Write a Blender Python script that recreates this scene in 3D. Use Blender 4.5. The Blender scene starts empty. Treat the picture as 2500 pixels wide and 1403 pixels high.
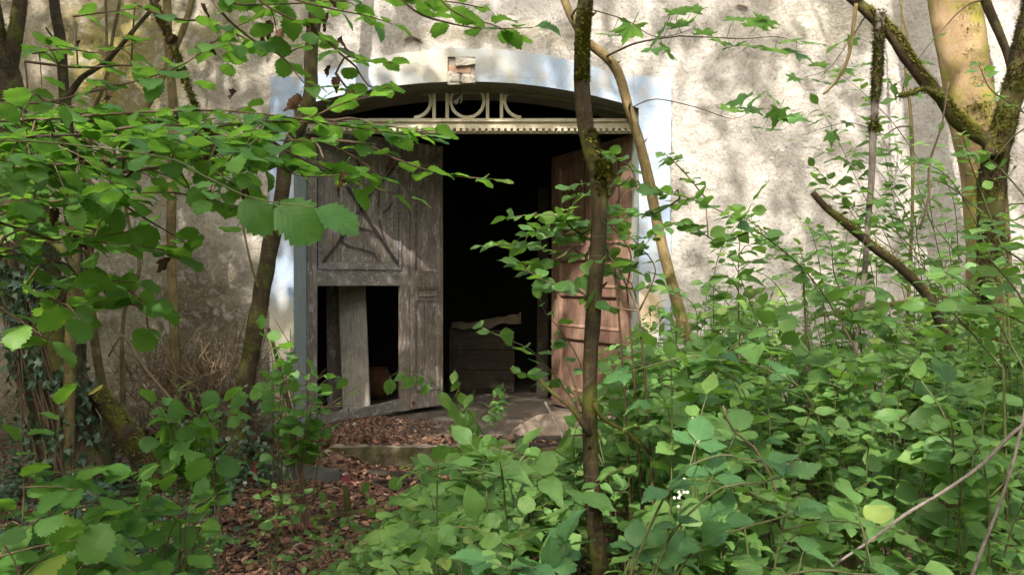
import bpy, math, random
import numpy as np
from mathutils import Vector, noise
R = math.radians
PI = math.pi
random.seed(7)
rng = np.random.default_rng(11)
scene = bpy.context.scene
COL = scene.collection

# ------------------------------------------------------------------ camera
F, EYE, HZ = 1875.0, 1.65, 690.0          # focal length in photo pixels, eye height, horizon row
cam_d = bpy.data.cameras.new('camera')
cam = bpy.data.objects.new('camera', cam_d)
COL.objects.link(cam)
cam.location = (0, 0, EYE)
cam.rotation_euler = (R(90), 0, 0)
cam_d.sensor_width = 36
cam_d.lens = 36 * F / 2500
cam_d.shift_y = -(701.5 - HZ) / 2500
cam_d.clip_start = 0.05
cam_d.clip_end = 600
scene.camera = cam

# ------------------------------------------------------------------ sky, sun, exposure
SUN_EL, SUN_AZ = 46.0, 20.0                # azimuth: degrees to the left of straight behind the camera
TO_SUN = Vector((-math.sin(R(SUN_AZ)) * math.cos(R(SUN_EL)), -math.cos(R(SUN_AZ)) * math.cos(R(SUN_EL)), math.sin(R(SUN_EL))))
world = bpy.data.worlds.new('World')
scene.world = world
world.use_nodes = True
wn = world.node_tree
sky = wn.nodes.new('ShaderNodeTexSky')
sky.sky_type = 'NISHITA'
sky.sun_disc = False
sky.sun_elevation = R(SUN_EL)
sky.sun_rotation = math.atan2(TO_SUN.x, TO_SUN.y)
sky.air_density = 1.0
sky.dust_density = 7.0
sky.ozone_density = 0.3
bg = wn.nodes['Background']
bg.inputs['Strength'].default_value = 0.15
wn.links.new(sky.outputs['Color'], bg.inputs['Color'])
sun_d = bpy.data.lights.new('sun', 'SUN')
sun_d.energy = 2.6
sun_d.angle = R(0.55)
sun_d.color = (1.0, 0.935, 0.85)
sun = bpy.data.objects.new('sun', sun_d)
COL.objects.link(sun)
sun.rotation_euler = TO_SUN.to_track_quat('Z', 'Y').to_euler()
scene.view_settings.view_transform = 'Standard'
scene.view_settings.look = 'None'
scene.view_settings.gamma = 1.0
scene.view_settings.exposure = 2.2
scene.cycles.use_denoising = True
scene.cycles.max_bounces = 8
scene.cycles.diffuse_bounces = 4
scene.cycles.transmission_bounces = 4
scene.cycles.transparent_max_bounces = 8
scene.cycles.sample_clamp_indirect = 6

# ------------------------------------------------------------------ helpers
def W(px, py, Y):
    """point seen at photo pixel (px, py) at distance Y"""
    return Vector(((px - 1250) / F * Y, Y, EYE - (py - HZ) / F * Y))

def lerp(a, b, t): return a + (b - a) * t

def nz(x, y, z=0.0): return noise.noise(Vector((x, y, z)))

def tag(o, label=None, cat=None, group=None, kind=None):
    if label: o['label'] = label
    if cat: o['category'] = cat
    if group: o['group'] = group
    if kind: o['kind'] = kind
    return o

def empty(name, loc, label, cat, group=None, kind=None):
    o = bpy.data.objects.new(name, None)
    o.empty_display_size = 0.1
    COL.objects.link(o)
    o.location = loc
    return tag(o, label, cat, group, kind)

def link_mesh(name, me, mat, parent=None):
    o = bpy.data.objects.new(name, me)
    COL.objects.link(o)
    if mat: me.materials.append(mat)
    if parent is not None:
        o.parent = parent
        # children are modelled in world space: undo the location of the thing
        p, off = parent, Vector((0, 0, 0))
        while p is not None:
            off += p.location
            p = p.parent
        o.location = -off
    return o

class MB:
    def __init__(s):
        s.v, s.f = [], []
    def add(s, vs, fs):
        b = len(s.v)
        s.v.extend([tuple(p) for p in vs])
        s.f.extend([tuple(b + i for i in f) for f in fs])
    def box(s, lo, hi, M=None, jit=0.0):
        vs = [Vector((x, y, z)) for x in (lo[0], hi[0]) for y in (lo[1], hi[1]) for z in (lo[2], hi[2])]
        if jit: vs = [v + Vector((random.uniform(-jit, jit), random.uniform(-jit, jit), random.uniform(-jit, jit))) for v in vs]
        if M: vs = [M(v) for v in vs]
        s.add(vs, [(0, 1, 3, 2), (4, 6, 7, 5), (0, 4, 5, 1), (2, 3, 7, 6), (0, 2, 6, 4), (1, 5, 7, 3)])
    def tube(s, pts, rad, n=8, cap=True, nzamp=0.0, nzs=6.0, seed=0.0):
        m = len(pts)
        if not hasattr(rad, '__len__'): rad = [rad] * m
        b = len(s.v)
        T0 = (pts[1] - pts[0]).normalized()
        A = Vector((1, 0, 0)) if abs(T0.x) < 0.8 else Vector((0, 1, 0))
        A = (A - T0 * A.dot(T0)).normalized()
        for i in range(m):
            T = (pts[min(i + 1, m - 1)] - pts[max(i - 1, 0)])
            T = T.normalized() if T.length > 1e-9 else T0
            A = (A - T * A.dot(T)).normalized()
            B = T.cross(A)
            for k in range(n):
                a = 2 * PI * k / n
                d = A * math.cos(a) + B * math.sin(a)
                r = rad[i]
                if nzamp:
                    q = pts[i] * nzs + d * 1.3
                    r *= 1 + nzamp * (nz(q.x + seed, q.y, q.z) + 0.5 * nz(q.x * 2.7, q.y * 2.7 + seed, q.z * 2.7))
                s.v.append(tuple(pts[i] + d * r))
            T0 = T
        for i in range(m - 1):
            for k in range(n):
                a, c = b + i * n + k, b + i * n + (k + 1) % n
                s.f.append((a, c, c + n, a + n))
        if cap:
            s.f.append(tuple(b + k for k in range(n))[::-1])
            s.f.append(tuple(b + (m - 1) * n + k for k in range(n)))
    def grid(s, fn, nu, nv):
        b = len(s.v)
        for j in range(nv + 1):
            for i in range(nu + 1):
                s.v.append(tuple(fn(i / nu, j / nv)))
        for j in range(nv):
            for i in range(nu):
                a = b + j * (nu + 1) + i
                s.f.append((a, a + 1, a + nu + 2, a + nu + 1))
    def build(s, name, mat, parent=None, smooth=False, bevel=0.0, solid=0.0):
        me = bpy.data.meshes.new(name)
        me.from_pydata(s.v, [], s.f)
        me.update()
        if smooth: me.shade_smooth()
        o = link_mesh(name, me, mat, parent)
        if solid:
            m = o.modifiers.new('solid', 'SOLIDIFY'); m.thickness = solid; m.offset = -1
        if bevel:
            m = o.modifiers.new('bevel', 'BEVEL'); m.width = bevel; m.segments = 2; m.limit_method = 'ANGLE'
        return o

def smooth_path(P, R_=None, step=0.06):
    """Catmull-Rom through points; radii interpolated"""
    P = [Vector(p) for p in P]
    n = len(P)
    if R_ is None: R_ = [1] * n
    out, rr = [], []
    for i in range(n - 1):
        p0, p1, p2, p3 = P[max(i - 1, 0)], P[i], P[i + 1], P[min(i + 2, n - 1)]
        k = max(2, int((p2 - p1).length / step))
        for j in range(k):
            t = j / k
            out.append(0.5 * ((2 * p1) + (p2 - p0) * t + (2 * p0 - 5 * p1 + 4 * p2 - p3) * t * t + (-p0 + 3 * p1 - 3 * p2 + p3) * t ** 3))
            rr.append(lerp(R_[i], R_[i + 1], t))
    out.append(P[-1]); rr.append(R_[-1])
    return out, rr

# ------------------------------------------------------------------ materials
def newmat(name):
    m = bpy.data.materials.new(name)
    m.use_nodes = True
    nt = m.node_tree
    return m, nt, nt.nodes['Principled BSDF']

class NT:
    """small helper around a node tree"""
    def __init__(s, nt):
        s.nt = nt
        s.geo = None
    def n(s, t, **kw):
        nd = s.nt.nodes.new(t)
        for k, v in kw.items():
            if k in nd.inputs.keys(): nd.inputs[k].default_value = v
            else: setattr(nd, k, v)
        return nd
    def l(s, a, b): s.nt.links.new(a, b)
    def pos(s, scale=(1, 1, 1), rot=(0, 0, 0)):
        g = s.n('ShaderNodeNewGeometry')
        m = s.n('ShaderNodeMapping')
        m.inputs['Scale'].default_value = scale
        m.inputs['Rotation'].default_value = rot
        s.l(g.outputs['Position'], m.inputs['Vector'])
        return m.outputs[0]
    def noise(s, vec, scale, detail=4, rough=0.6, dist=0.0):
        t = s.n('ShaderNodeTexNoise')
        t.inputs['Scale'].default_value = scale
        t.inputs['Detail'].default_value = detail
        t.inputs['Roughness'].default_value = rough
        t.inputs['Distortion'].default_value = dist
        s.l(vec, t.inputs['Vector'])
        return t.outputs['Fac']
    def ramp(s, fac, stops, interp='LINEAR'):
        r = s.n('ShaderNodeValToRGB')
        r.color_ramp.interpolation = interp
        els = r.color_ramp.elements
        while len(els) < len(stops): els.new(0.5)
        for e, (p, c) in zip(els, stops):
            e.position = p
            e.color = (c, c, c, 1) if not hasattr(c, '__len__') else (*c, 1)
        s.l(fac, r.inputs[0])
        return r.outputs[0]
    def mix(s, fac, a, b, mode='MIX'):
        m = s.n('ShaderNodeMix', data_type='RGBA', blend_type=mode)
        for sock, v in ((m.inputs[0], fac), (m.inputs[6], a), (m.inputs[7], b)):
            if hasattr(v, 'is_output') or isinstance(v, bpy.types.NodeSocket): s.l(v, sock)
            elif hasattr(v, '__len__'): sock.default_value = (*v, 1)
            else: sock.default_value = v
        return m.outputs[2]
    def math(s, op, a, b=0.0, c=0.0, clamp=False):
        m = s.n('ShaderNodeMath', operation=op, use_clamp=clamp)
        for i, v in enumerate((a, b, c)):
            if isinstance(v, bpy.types.NodeSocket): s.l(v, m.inputs[i])
            else: m.inputs[i].default_value = v
        return m.outputs[0]
    def bump(s, h, strength, dist, prev=None):
        b = s.n('ShaderNodeBump')
        b.inputs['Strength'].default_value = strength
        b.inputs['Distance'].default_value = dist
        s.l(h, b.inputs['Height'])
        if prev is not None: s.l(prev, b.inputs['Normal'])
        return b.outputs[0]
    def blob(s, cx, cy, cz, rx, rz, inner=0.3):
        """soft round stain around a place on the wall, broken up by noise"""
        g = s.pos((1 / rx, 0.001, 1 / rz))
        v = s.n('ShaderNodeVectorMath', operation='DISTANCE')
        s.l(g, v.inputs[0])
        v.inputs[1].default_value = (cx / rx, 0, cz / rz)
        nn = s.noise(s.pos(), 2.2, 5, 0.65)
        d = s.math('ADD', v.outputs['Value'], s.math('MULTIPLY', s.math('SUBTRACT', nn, 0.5), 1.3))
        return s.ramp(d, [(inner, 1.0), (1.0, 0.0)])

def plaster_mat():
    m, nt, p = newmat('rough_plaster'); k = NT(nt)
    P = k.pos()
    big = k.noise(P, 0.9, 6, 0.62)
    mid = k.noise(P, 4.5, 7, 0.7, 0.4)
    fin = k.noise(P, 38, 5, 0.7)
    c = k.mix(k.ramp(big, [(0.35, 0.0), (0.65, 1.0)]), (0.46, 0.425, 0.385), (0.56, 0.525, 0.485))
    c = k.mix(k.ramp(mid, [(0.42, 0.0), (0.62, 1.0)]), c, (0.63, 0.60, 0.56))
    c = k.mix(k.ramp(k.noise(P, 2.3, 8, 0.75, 1.2), [(0.55, 0.0), (0.72, 0.5)]), c, (0.42, 0.375, 0.31))
    # left of the gate the plaster is browner and greener with algae
    sx = k.n('ShaderNodeSeparateXYZ'); k.l(P, sx.inputs[0])
    left = k.ramp(k.math('ADD', k.math('MULTIPLY', sx.outputs[0], -0.22), k.math('MULTIPLY', k.math('SUBTRACT', big, 0.5), 0.9)), [(0.30, 0.0), (0.75, 1.0)])
    c = k.mix(k.math('MULTIPLY', left, 0.75), c, (0.40, 0.335, 0.215))
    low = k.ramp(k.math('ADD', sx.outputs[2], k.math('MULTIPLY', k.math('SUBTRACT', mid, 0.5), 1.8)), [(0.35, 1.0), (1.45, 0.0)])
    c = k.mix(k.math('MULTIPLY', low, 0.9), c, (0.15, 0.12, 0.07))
    c = k.mix(k.math('MULTIPLY', k.blob(-3.75, 0, 3.75, 0.75, 1.0), 0.9), c, (0.30, 0.25, 0.05))
    c = k.mix(k.math('MULTIPLY', k.blob(-2.9, 0, 3.95, 1.3, 0.35), 0.5), c, (0.33, 0.29, 0.10))
    c = k.mix(k.math('MULTIPLY', k.blob(-0.2, 0, 3.98, 1.3, 0.16), 0.8), c, (0.34, 0.30, 0.22))
    c = k.mix(k.math('MULTIPLY', k.blob(3.2, 0, 4.1, 1.4, 0.3), 0.35), c, (0.42, 0.38, 0.24))
    c = k.mix(k.math('MULTIPLY', k.blob(-2.95, 0, 1.25, 1.0, 1.0), 0.9), c, (0.14, 0.105, 0.055))
    c = k.mix(k.math('MULTIPLY', k.blob(-4.2, 0, 1.1, 0.9, 0.7), 0.6), c, (0.20, 0.165, 0.10))
    # pits and dark specks
    v = k.n('ShaderNodeTexVoronoi', feature='F1'); v.inputs['Scale'].default_value = 26; v.inputs['Randomness'].default_value = 1.0
    k.l(k.mix(0.12, P, k.n('ShaderNodeTexNoise', Scale=9.0).outputs['Color']), v.inputs['Vector'])
    pit = k.math('MULTIPLY', k.ramp(v.outputs['Distance'], [(0.10, 1.0), (0.24, 0.0)]), k.ramp(k.noise(P, 5.5, 3), [(0.45, 0.0), (0.62, 1.0)]))
    c = k.mix(k.math('MULTIPLY', pit, 0.75), c, (0.16, 0.13, 0.095))
    c = k.mix(k.ramp(fin, [(0.36, 0.4), (0.5, 0.0)]), c, (0.27, 0.235, 0.17))
    k.l(c, p.inputs['Base Color'])
    p.inputs['Roughness'].default_value = 0.95
    p.inputs['Specular IOR Level'].default_value = 0.15
    lump = k.noise(P, 17, 6, 0.75, 0.3)
    c = k.mix(k.ramp(lump, [(0.38, 0.5), (0.46, 0.0)]), c, (0.27, 0.235, 0.18))
    c = k.mix(k.ramp(k.noise(P, 8, 6, 0.7, 0.8), [(0.52, 0.0), (0.62, 0.45)]), c, (0.68, 0.65, 0.61))
    k.l(c, p.inputs['Base Color'])
    crust = k.noise(P, 30, 9, 0.8, 0.2)
    c = k.mix(k.ramp(crust, [(0.39, 0.7), (0.43, 0.0)]), c, (0.26, 0.225, 0.175))
    c = k.mix(k.ramp(crust, [(0.56, 0.0), (0.62, 0.5)]), c, (0.72, 0.69, 0.64))
    k.l(c, p.inputs['Base Color'])
    b = k.bump(lump, 1.0, 0.05)
    b = k.bump(crust, 1.0, 0.03, b)
    b = k.bump(k.noise(P, 6, 5, 0.6), 0.9, 0.06, b)
    b = k.bump(fin, 0.9, 0.014, b)
    b = k.bump(k.math('SUBTRACT', 1.0, pit), 0.8, 0.01, b)
    k.l(b, p.inputs['Normal'])
    return m

def paint_mat(name='blue_limewash', a=(0.23, 0.32, 0.46), b_=(0.32, 0.385, 0.48), stain=(0.36, 0.315, 0.235), amt=1.0):
    m, nt, p = newmat(name); k = NT(nt)
    P = k.pos()
    n1 = k.noise(P, 3.2, 7, 0.7, 0.6)
    n2 = k.noise(k.pos((1, 1, 0.35)), 7, 7, 0.72, 0.8)
    c = k.mix(k.ramp(n1, [(0.38, 0.0), (0.62, 1.0)]), a, b_)
    st = k.math('MULTIPLY', k.ramp(n2, [(0.46, 0.0), (0.62, 1.0)]), 0.6 * amt)
    c = k.mix(st, c, stain)
    if amt >= 1.0:                      # the crown of the arch has lost most of its colour
        c = k.mix(k.math('MULTIPLY', k.blob(-0.75, 0, 3.72, 1.15, 0.34, 0.35), 0.75), c, (0.36, 0.325, 0.24))
        c = k.mix(k.math('MULTIPLY', k.blob(-2.15, 0, 1.05, 0.35, 0.5), 0.7), c, (0.58, 0.50, 0.33))
        c = k.mix(k.math('MULTIPLY', k.blob(1.28, 0, 1.35, 0.2, 0.55), 0.9), c, (0.42, 0.32, 0.19))
    c = k.mix(k.ramp(k.noise(P, 55, 4, 0.7), [(0.36, 0.45), (0.47, 0.0)]), c, (0.30, 0.27, 0.20))
    v = k.n('ShaderNodeTexVoronoi', feature='DISTANCE_TO_EDGE'); v.inputs['Scale'].default_value = 2.1
    k.l(k.mix(0.25, P, k.n('ShaderNodeTexNoise', Scale=3.0).outputs['Color']), v.inputs['Vector'])
    cr = k.ramp(v.outputs['Distance'], [(0.0, 0.6), (0.006, 0.0)])
    c = k.mix(cr, c, (0.22, 0.19, 0.15))
    k.l(c, p.inputs['Base Color'])
    p.inputs['Roughness'].default_value = 0.9
    p.inputs['Specular IOR Level'].default_value = 0.2
    b = k.bump(k.noise(P, 22, 7, 0.7), 0.5, 0.006)
    b = k.bump(k.noise(P, 3, 4), 0.6, 0.02, b)
    k.l(b, p.inputs['Normal'])
    return m

def wood_mat(name, c1, c2, c3, moss=0.0, axis='z', rough=0.85):
    m, nt, p = newmat(name); k = NT(nt)
    sc = {'z': (26, 26, 1.3), 'x': (1.3, 26, 26)}[axis]
    g = k.noise(k.pos(sc), 1.6, 8, 0.72, 0.5)
    g2 = k.noise(k.pos(tuple(v * 2.3 for v in sc)), 2.4, 5, 0.7)
    big = k.noise(k.pos(), 2.6, 6, 0.7, 0.5)
    c = k.mix(k.ramp(g, [(0.36, 0.0), (0.62, 1.0)]), c1, c2)
    c = k.mix(k.ramp(g2, [(0.50, 0.0), (0.75, 0.8)]), c, c3)
    c = k.mix(k.ramp(big, [(0.40, 0.55), (0.62, 0.0)]), c, tuple(v * 0.55 for v in c1))
    c = k.mix(k.ramp(g2, [(0.30, 0.8), (0.42, 0.0)]), c, (0.03, 0.025, 0.02))
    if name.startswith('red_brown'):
        c = k.mix(k.ramp(k.noise(k.pos((5, 5, 1.6)), 2.0, 9, 0.8, 0.4), [(0.48, 0.0), (0.66, 0.35)]), c, (0.38, 0.27, 0.21))  # pale pinkish patches stand in for dappled sun on the brown door
    if name.startswith('weathered'):
        flake = k.noise(k.pos((7, 7, 2.2) if axis == 'z' else (2.2, 7, 7)), 3.0, 9, 0.8, 0.3)
        c = k.mix(k.ramp(flake, [(0.54, 0.0), (0.575, 0.7)]), c, (0.34, 0.335, 0.33))
    if moss:
        c = k.mix(k.ramp(k.noise(k.pos(), 5, 6, 0.7), [(0.56, 0.0), (0.70, moss)]), c, (0.09, 0.10, 0.03))
    k.l(c, p.inputs['Base Color'])
    p.inputs['Roughness'].default_value = rough
    p.inputs['Specular IOR Level'].default_value = 0.25
    b = k.bump(g2, 0.6, 0.004)
    b = k.bump(g, 0.8, 0.005, b)
    k.l(b, p.inputs['Normal'])
    return m

def bark_mat(name, c1, c2, lent, moss, scale=1.0, lentfac=0.5, mossc=(0.095, 0.105, 0.018), crack=1.0):
    m, nt, p = newmat(name); k = NT(nt)
    P = k.pos()
    n1 = k.noise(P, 9 * scale, 7, 0.7, 0.4)
    ring = k.noise(k.pos((9 * scale, 9 * scale, 75 * scale)), 1.0, 4, 0.6)
    vert = k.noise(k.pos((45 * scale, 45 * scale, 6 * scale)), 1.0, 6, 0.75, 0.6)
    c = k.mix(k.ramp(n1, [(0.35, 0.0), (0.65, 1.0)]), c1, c2)
    c = k.mix(k.ramp(vert, [(0.32, 0.75 * crack), (0.48, 0.0)]), c, tuple(v * 0.35 for v in c1))
    if crack < .5:
        vo = k.n('ShaderNodeTexVoronoi', feature='F1'); vo.inputs['Scale'].default_value = 34; k.l(k.pos((1, 1, 1.6)), vo.inputs['Vector'])
        c = k.mix(k.ramp(vo.outputs['Distance'], [(0.14, 0.75), (0.24, 0.0)]), c, lent)
    c = k.mix(k.math('MULTIPLY', k.ramp(ring, [(0.60, 0.0), (0.68, 1.0)]), lentfac), c, lent)
    if moss:
        c = k.mix(k.ramp(k.noise(P, 4.2, 7, 0.75, 0.3), [(0.60 - 0.16 * moss, 0.0), (0.68 - 0.12 * moss, 0.9)]), c, mossc)
    c = k.mix(k.ramp(k.noise(P, 13 * scale, 6, 0.75, 0.8), [(0.60, 0.0), (0.66, 0.45)]), c, tuple(min(.5, v * 1.7 + .03) for v in c2))
    c = k.mix(k.ramp(k.noise(P, 3.1, 6, 0.7, 0.8), [(0.40, 0.55), (0.50, 0.0)]), c, tuple(v * 0.5 for v in c1))
    k.l(c, p.inputs['Base Color'])
    p.inputs['Roughness'].default_value = 0.85
    p.inputs['Specular IOR Level'].default_value = 0.2
    b = k.bump(vert, 0.9 * crack, 0.010)
    b = k.bump(ring, 0.5, 0.004, b)
    b = k.bump(k.noise(P, 60, 5, 0.7), 0.6, 0.004, b)
    k.l(b, p.inputs['Normal'])
    return m

def leaf_mat(name, dark, mid, light, trans, tfac=0.38, veins=7.0, rough=0.42, spec=0.35, veinc=0.2, slope=0.9):
    m, nt, p = newmat(name); k = NT(nt)
    a = k.n('ShaderNodeAttribute', attribute_name='lv')
    uv = k.n('ShaderNodeUVMap', uv_map='UVMap')
    s = k.n('ShaderNodeSeparateXYZ'); k.l(uv.outputs[0], s.inputs[0])
    u = k.math('ABSOLUTE', k.math('SUBTRACT', s.outputs[0], 0.5))
    # pinnate side veins leave the midrib at an angle
    ph = k.math('FRACT', k.math('MULTIPLY', k.math('SUBTRACT', s.outputs[1], k.math('MULTIPLY', u, slope)), veins))
    side = k.ramp(k.math('ABSOLUTE', k.math('SUBTRACT', ph, 0.5)), [(0.0, 1.0), (0.11, 0.0)])
    midr = k.ramp(u, [(0.0, 1.0), (0.030, 0.0)])
    vein = k.math('MAXIMUM', k.math('MULTIPLY', side, 0.7), midr)
    P = k.pos()
    blot = k.noise(P, 30, 4, 0.6)
    c = k.ramp(a.outputs['Fac'], [(0.0, dark), (0.5, mid), (0.93, light), (1.0, (light[1] * .8, light[1] * 1.02, light[2]))])
    c = k.mix(k.ramp(blot, [(0.3, 0.35), (0.6, 0.0)]), c, dark)
    c = k.mix(k.math('MULTIPLY', vein, veinc), c, tuple(min(1, v * 1.8 + 0.02) for v in mid))
    spot = k.ramp(k.noise(P, 55, 4, 0.65), [(0.67, 0.0), (0.70, 0.85)])
    c = k.mix(spot, c, (0.12, 0.085, 0.03))
    k.l(c, p.inputs['Base Color'])
    p.inputs['Roughness'].default_value = rough
    p.inputs['Specular IOR Level'].default_value = spec
    h = k.math('SUBTRACT', k.math('MULTIPLY', k.ramp(k.math('ABSOLUTE', k.math('SUBTRACT', ph, 0.5)), [(0.0, 0.0), (0.5, 1.0)]), 1.0), midr)
    b = k.bump(h, 0.22, 0.001)
    k.l(b, p.inputs['Normal'])
    tr = k.n('ShaderNodeBsdfTranslucent')
    tc = k.mix(a.outputs['Fac'], tuple(v * 0.75 for v in trans), trans)
    tc = k.mix(k.math('MULTIPLY', vein, 0.4), tc, tuple(v * 0.5 for v in trans))
    k.l(tc, tr.inputs['Color'])
    k.l(b, tr.inputs['Normal'])
    mx = k.n('ShaderNodeMixShader'); mx.inputs[0].default_value = tfac
    k.l(p.outputs[0], mx.inputs[1]); k.l(tr.outputs[0], mx.inputs[2])
    k.l(mx.outputs[0], nt.nodes['Material Output'].inputs['Surface'])
    return m

def simple_mat(name, c1, c2, scale=8, rough=0.8, bump=0.004, metallic=0.0, spec=0.3):
    m, nt, p = newmat(name); k = NT(nt)
    P = k.pos()
    n1 = k.noise(P, scale, 7, 0.7, 0.4)
    c = k.mix(k.ramp(n1, [(0.35, 0.0), (0.65, 1.0)]), c1, c2)
    k.l(c, p.inputs['Base Color'])
    p.inputs['Roughness'].default_value = rough
    p.inputs['Metallic'].default_value = metallic
    p.inputs['Specular IOR Level'].default_value = spec
    k.l(k.bump(k.noise(P, scale * 5, 6, 0.7), 0.7, bump), p.inputs['Normal'])
    return m

def attr_mat(name, stops, rough=0.85, tfac=0.0):
    m, nt, p = newmat(name); k = NT(nt)
    a = k.n('ShaderNodeAttribute', attribute_name='lv')
    c = k.ramp(a.outputs['Fac'], stops)
    c = k.mix(k.ramp(k.noise(k.pos(), 45, 4, 0.7), [(0.35, 0.5), (0.6, 0.0)]), c, tuple(v * 0.4 for v in stops[0][1]))
    k.l(c, p.inputs['Base Color'])
    p.inputs['Roughness'].default_value = rough
    p.inputs['Specular IOR Level'].default_value = 0.2
    return m

M = {}
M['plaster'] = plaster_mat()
M['blue'] = paint_mat()
M['jamb'] = paint_mat('jamb_paint', (0.30, 0.37, 0.36), (0.38, 0.43, 0.41), (0.30, 0.28, 0.20), 0.7)
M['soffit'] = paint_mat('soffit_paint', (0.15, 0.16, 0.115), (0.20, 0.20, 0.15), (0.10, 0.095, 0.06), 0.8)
M['cream'] = paint_mat('cream_paint', (0.52, 0.46, 0.34), (0.62, 0.57, 0.46), (0.30, 0.26, 0.14), 0.8)
M['brick'] = simple_mat('broken_brick', (0.26, 0.14, 0.09), (0.36, 0.25, 0.18), 14, 0.95, 0.01)
M['mortar'] = simple_mat('mortar', (0.32, 0.29, 0.24), (0.42, 0.39, 0.34), 20, 0.95, 0.012)
M['greywood'] = wood_mat('weathered_grey_wood', (0.135, 0.108, 0.086), (0.21, 0.178, 0.15), (0.34, 0.305, 0.275), 0.5)
M['greyrail'] = wood_mat('weathered_grey_rail', (0.125, 0.11, 0.095), (0.185, 0.165, 0.15), (0.28, 0.26, 0.245), 0.5, 'x')
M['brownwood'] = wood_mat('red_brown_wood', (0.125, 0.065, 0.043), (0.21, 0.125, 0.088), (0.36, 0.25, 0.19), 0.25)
M['plank'] = wood_mat('pale_plank', (0.22, 0.19, 0.15), (0.34, 0.31, 0.27), (0.45, 0.43, 0.40), 0.3)
M['darkplank'] = wood_mat('rotten_plank', (0.02, 0.015, 0.011), (0.038, 0.028, 0.021), (0.07, 0.053, 0.04), 0.4, 'x')
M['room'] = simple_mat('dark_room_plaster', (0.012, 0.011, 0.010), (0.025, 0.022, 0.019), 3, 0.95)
M['concrete'] = simple_mat('concrete_step', (0.17, 0.135, 0.095), (0.30, 0.26, 0.20), 5, 0.95, 0.01)
M['bark_dark'] = bark_mat('dark_sapling_bark', (0.032, 0.023, 0.013), (0.070, 0.052, 0.027), (0.13, 0.115, 0.07), 0.6)
M['bark_yel'] = bark_mat('yellowish_bark', (0.13, 0.095, 0.04), (0.22, 0.165, 0.075), (0.12, 0.09, 0.04), 0.15)
M['bark_olive'] = bark_mat('olive_bark', (0.11, 0.085, 0.035), (0.20, 0.155, 0.065), (0.08, 0.06, 0.03), 0.3)
M['bark_smooth'] = bark_mat('smooth_tan_bark', (0.21, 0.145, 0.080), (0.32, 0.225, 0.13), (0.10, 0.06, 0.03), 0.85, 0.55, 0.25, (0.20, 0.19, 0.03), 0.1)
M['bark_moss'] = bark_mat('mossy_bark', (0.035, 0.022, 0.014), (0.085, 0.055, 0.036), (0.13, 0.10, 0.07), 0.85)
M['bark_old'] = bark_mat('old_fissured_bark', (0.05, 0.032, 0.02), (0.11, 0.07, 0.045), (0.10, 0.08, 0.04), 0.7, 0.7)
M['bark_grey'] = bark_mat('grey_twig_bark', (0.17, 0.14, 0.12), (0.28, 0.24, 0.21), (0.34, 0.31, 0.28), 0.0, 2.0)
M['twig'] = simple_mat('brown_twig', (0.075, 0.05, 0.03), (0.13, 0.09, 0.055), 20, 0.8)
M['greentwig'] = simple_mat('green_twig', (0.06, 0.075, 0.025), (0.10, 0.105, 0.04), 20, 0.6)
M['drytwig'] = simple_mat('dry_twig', (0.085, 0.06, 0.035), (0.20, 0.15, 0.09), 20, 0.9)
M['moss'] = attr_mat('moss', [(0.0, (0.08, 0.09, 0.012)), (0.6, (0.21, 0.20, 0.025)), (1.0, (0.36, 0.32, 0.06))])
M['hazel'] = leaf_mat('hazel_leaf', (0.044, 0.120, 0.026), (0.080, 0.185, 0.036), (0.130, 0.26, 0.046), (0.24, 0.50, 0.05), 0.46, 7.0, 0.5, 0.28, 0.22)
M['dogwood'] = leaf_mat('dogwood_leaf', (0.050, 0.118, 0.030), (0.100, 0.200, 0.052), (0.17, 0.28, 0.070), (0.26, 0.50, 0.06), 0.38, 4.5, 0.48, 0.3, 0.22, 1.5)
M['maple'] = leaf_mat('maple_leaf', (0.050, 0.13, 0.030), (0.075, 0.18, 0.040), (0.12, 0.25, 0.055), (0.22, 0.44, 0.07), 0.45, 4.0)
M['bramble'] = leaf_mat('bramble_leaf', (0.038, 0.105, 0.034), (0.060, 0.145, 0.045), (0.09, 0.19, 0.055), (0.13, 0.30, 0.06), 0.3, 8.0, 0.5, 0.3, 0.4, 1.0)
M['ivy'] = leaf_mat('ivy_leaf', (0.020, 0.050, 0.022), (0.035, 0.080, 0.036), (0.06, 0.115, 0.055), (0.08, 0.16, 0.04), 0.15, 3.0, 0.3, 0.5, 0.5)
M['herb'] = leaf_mat('herb_leaf', (0.045, 0.115, 0.022), (0.065, 0.155, 0.030), (0.10, 0.21, 0.04), (0.16, 0.34, 0.05), 0.35, 5.0)
M['canopy'] = leaf_mat('canopy_leaf', (0.05, 0.12, 0.03), (0.07, 0.16, 0.035), (0.10, 0.2, 0.045), (0.18, 0.36, 0.05), 0.4, 5.0)
M['dead'] = attr_mat('dead_leaf', [(0.0, (0.055, 0.030, 0.018)), (0.35, (0.15, 0.077, 0.048)), (0.7, (0.27, 0.145, 0.092)), (0.92, (0.40, 0.26, 0.17)), (1.0, (0.42, 0.34, 0.26))])
M['curled'] = attr_mat('withered_leaf', [(0.0, (0.045, 0.022, 0.012)), (1.0, (0.13, 0.07, 0.04))])
M['red'] = simple_mat('faded_red_plastic', (0.06, 0.007, 0.009), (0.11, 0.014, 0.016), 10, 0.55)
M['pink'] = simple_mat('muddy_pink_cloth', (0.15, 0.035, 0.04), (0.22, 0.07, 0.075), 12, 0.9)
M['slate'] = simple_mat('grey_board', (0.030, 0.033, 0.027), (0.055, 0.055, 0.045), 5, 0.8)
M['black'] = simple_mat('black_rubber', (0.015, 0.015, 0.015), (0.03, 0.028, 0.025), 9, 0.6)
M['sack'] = simple_mat('pale_sacking', (0.11, 0.085, 0.065), (0.24, 0.19, 0.15), 7, 0.95, 0.008)
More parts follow.
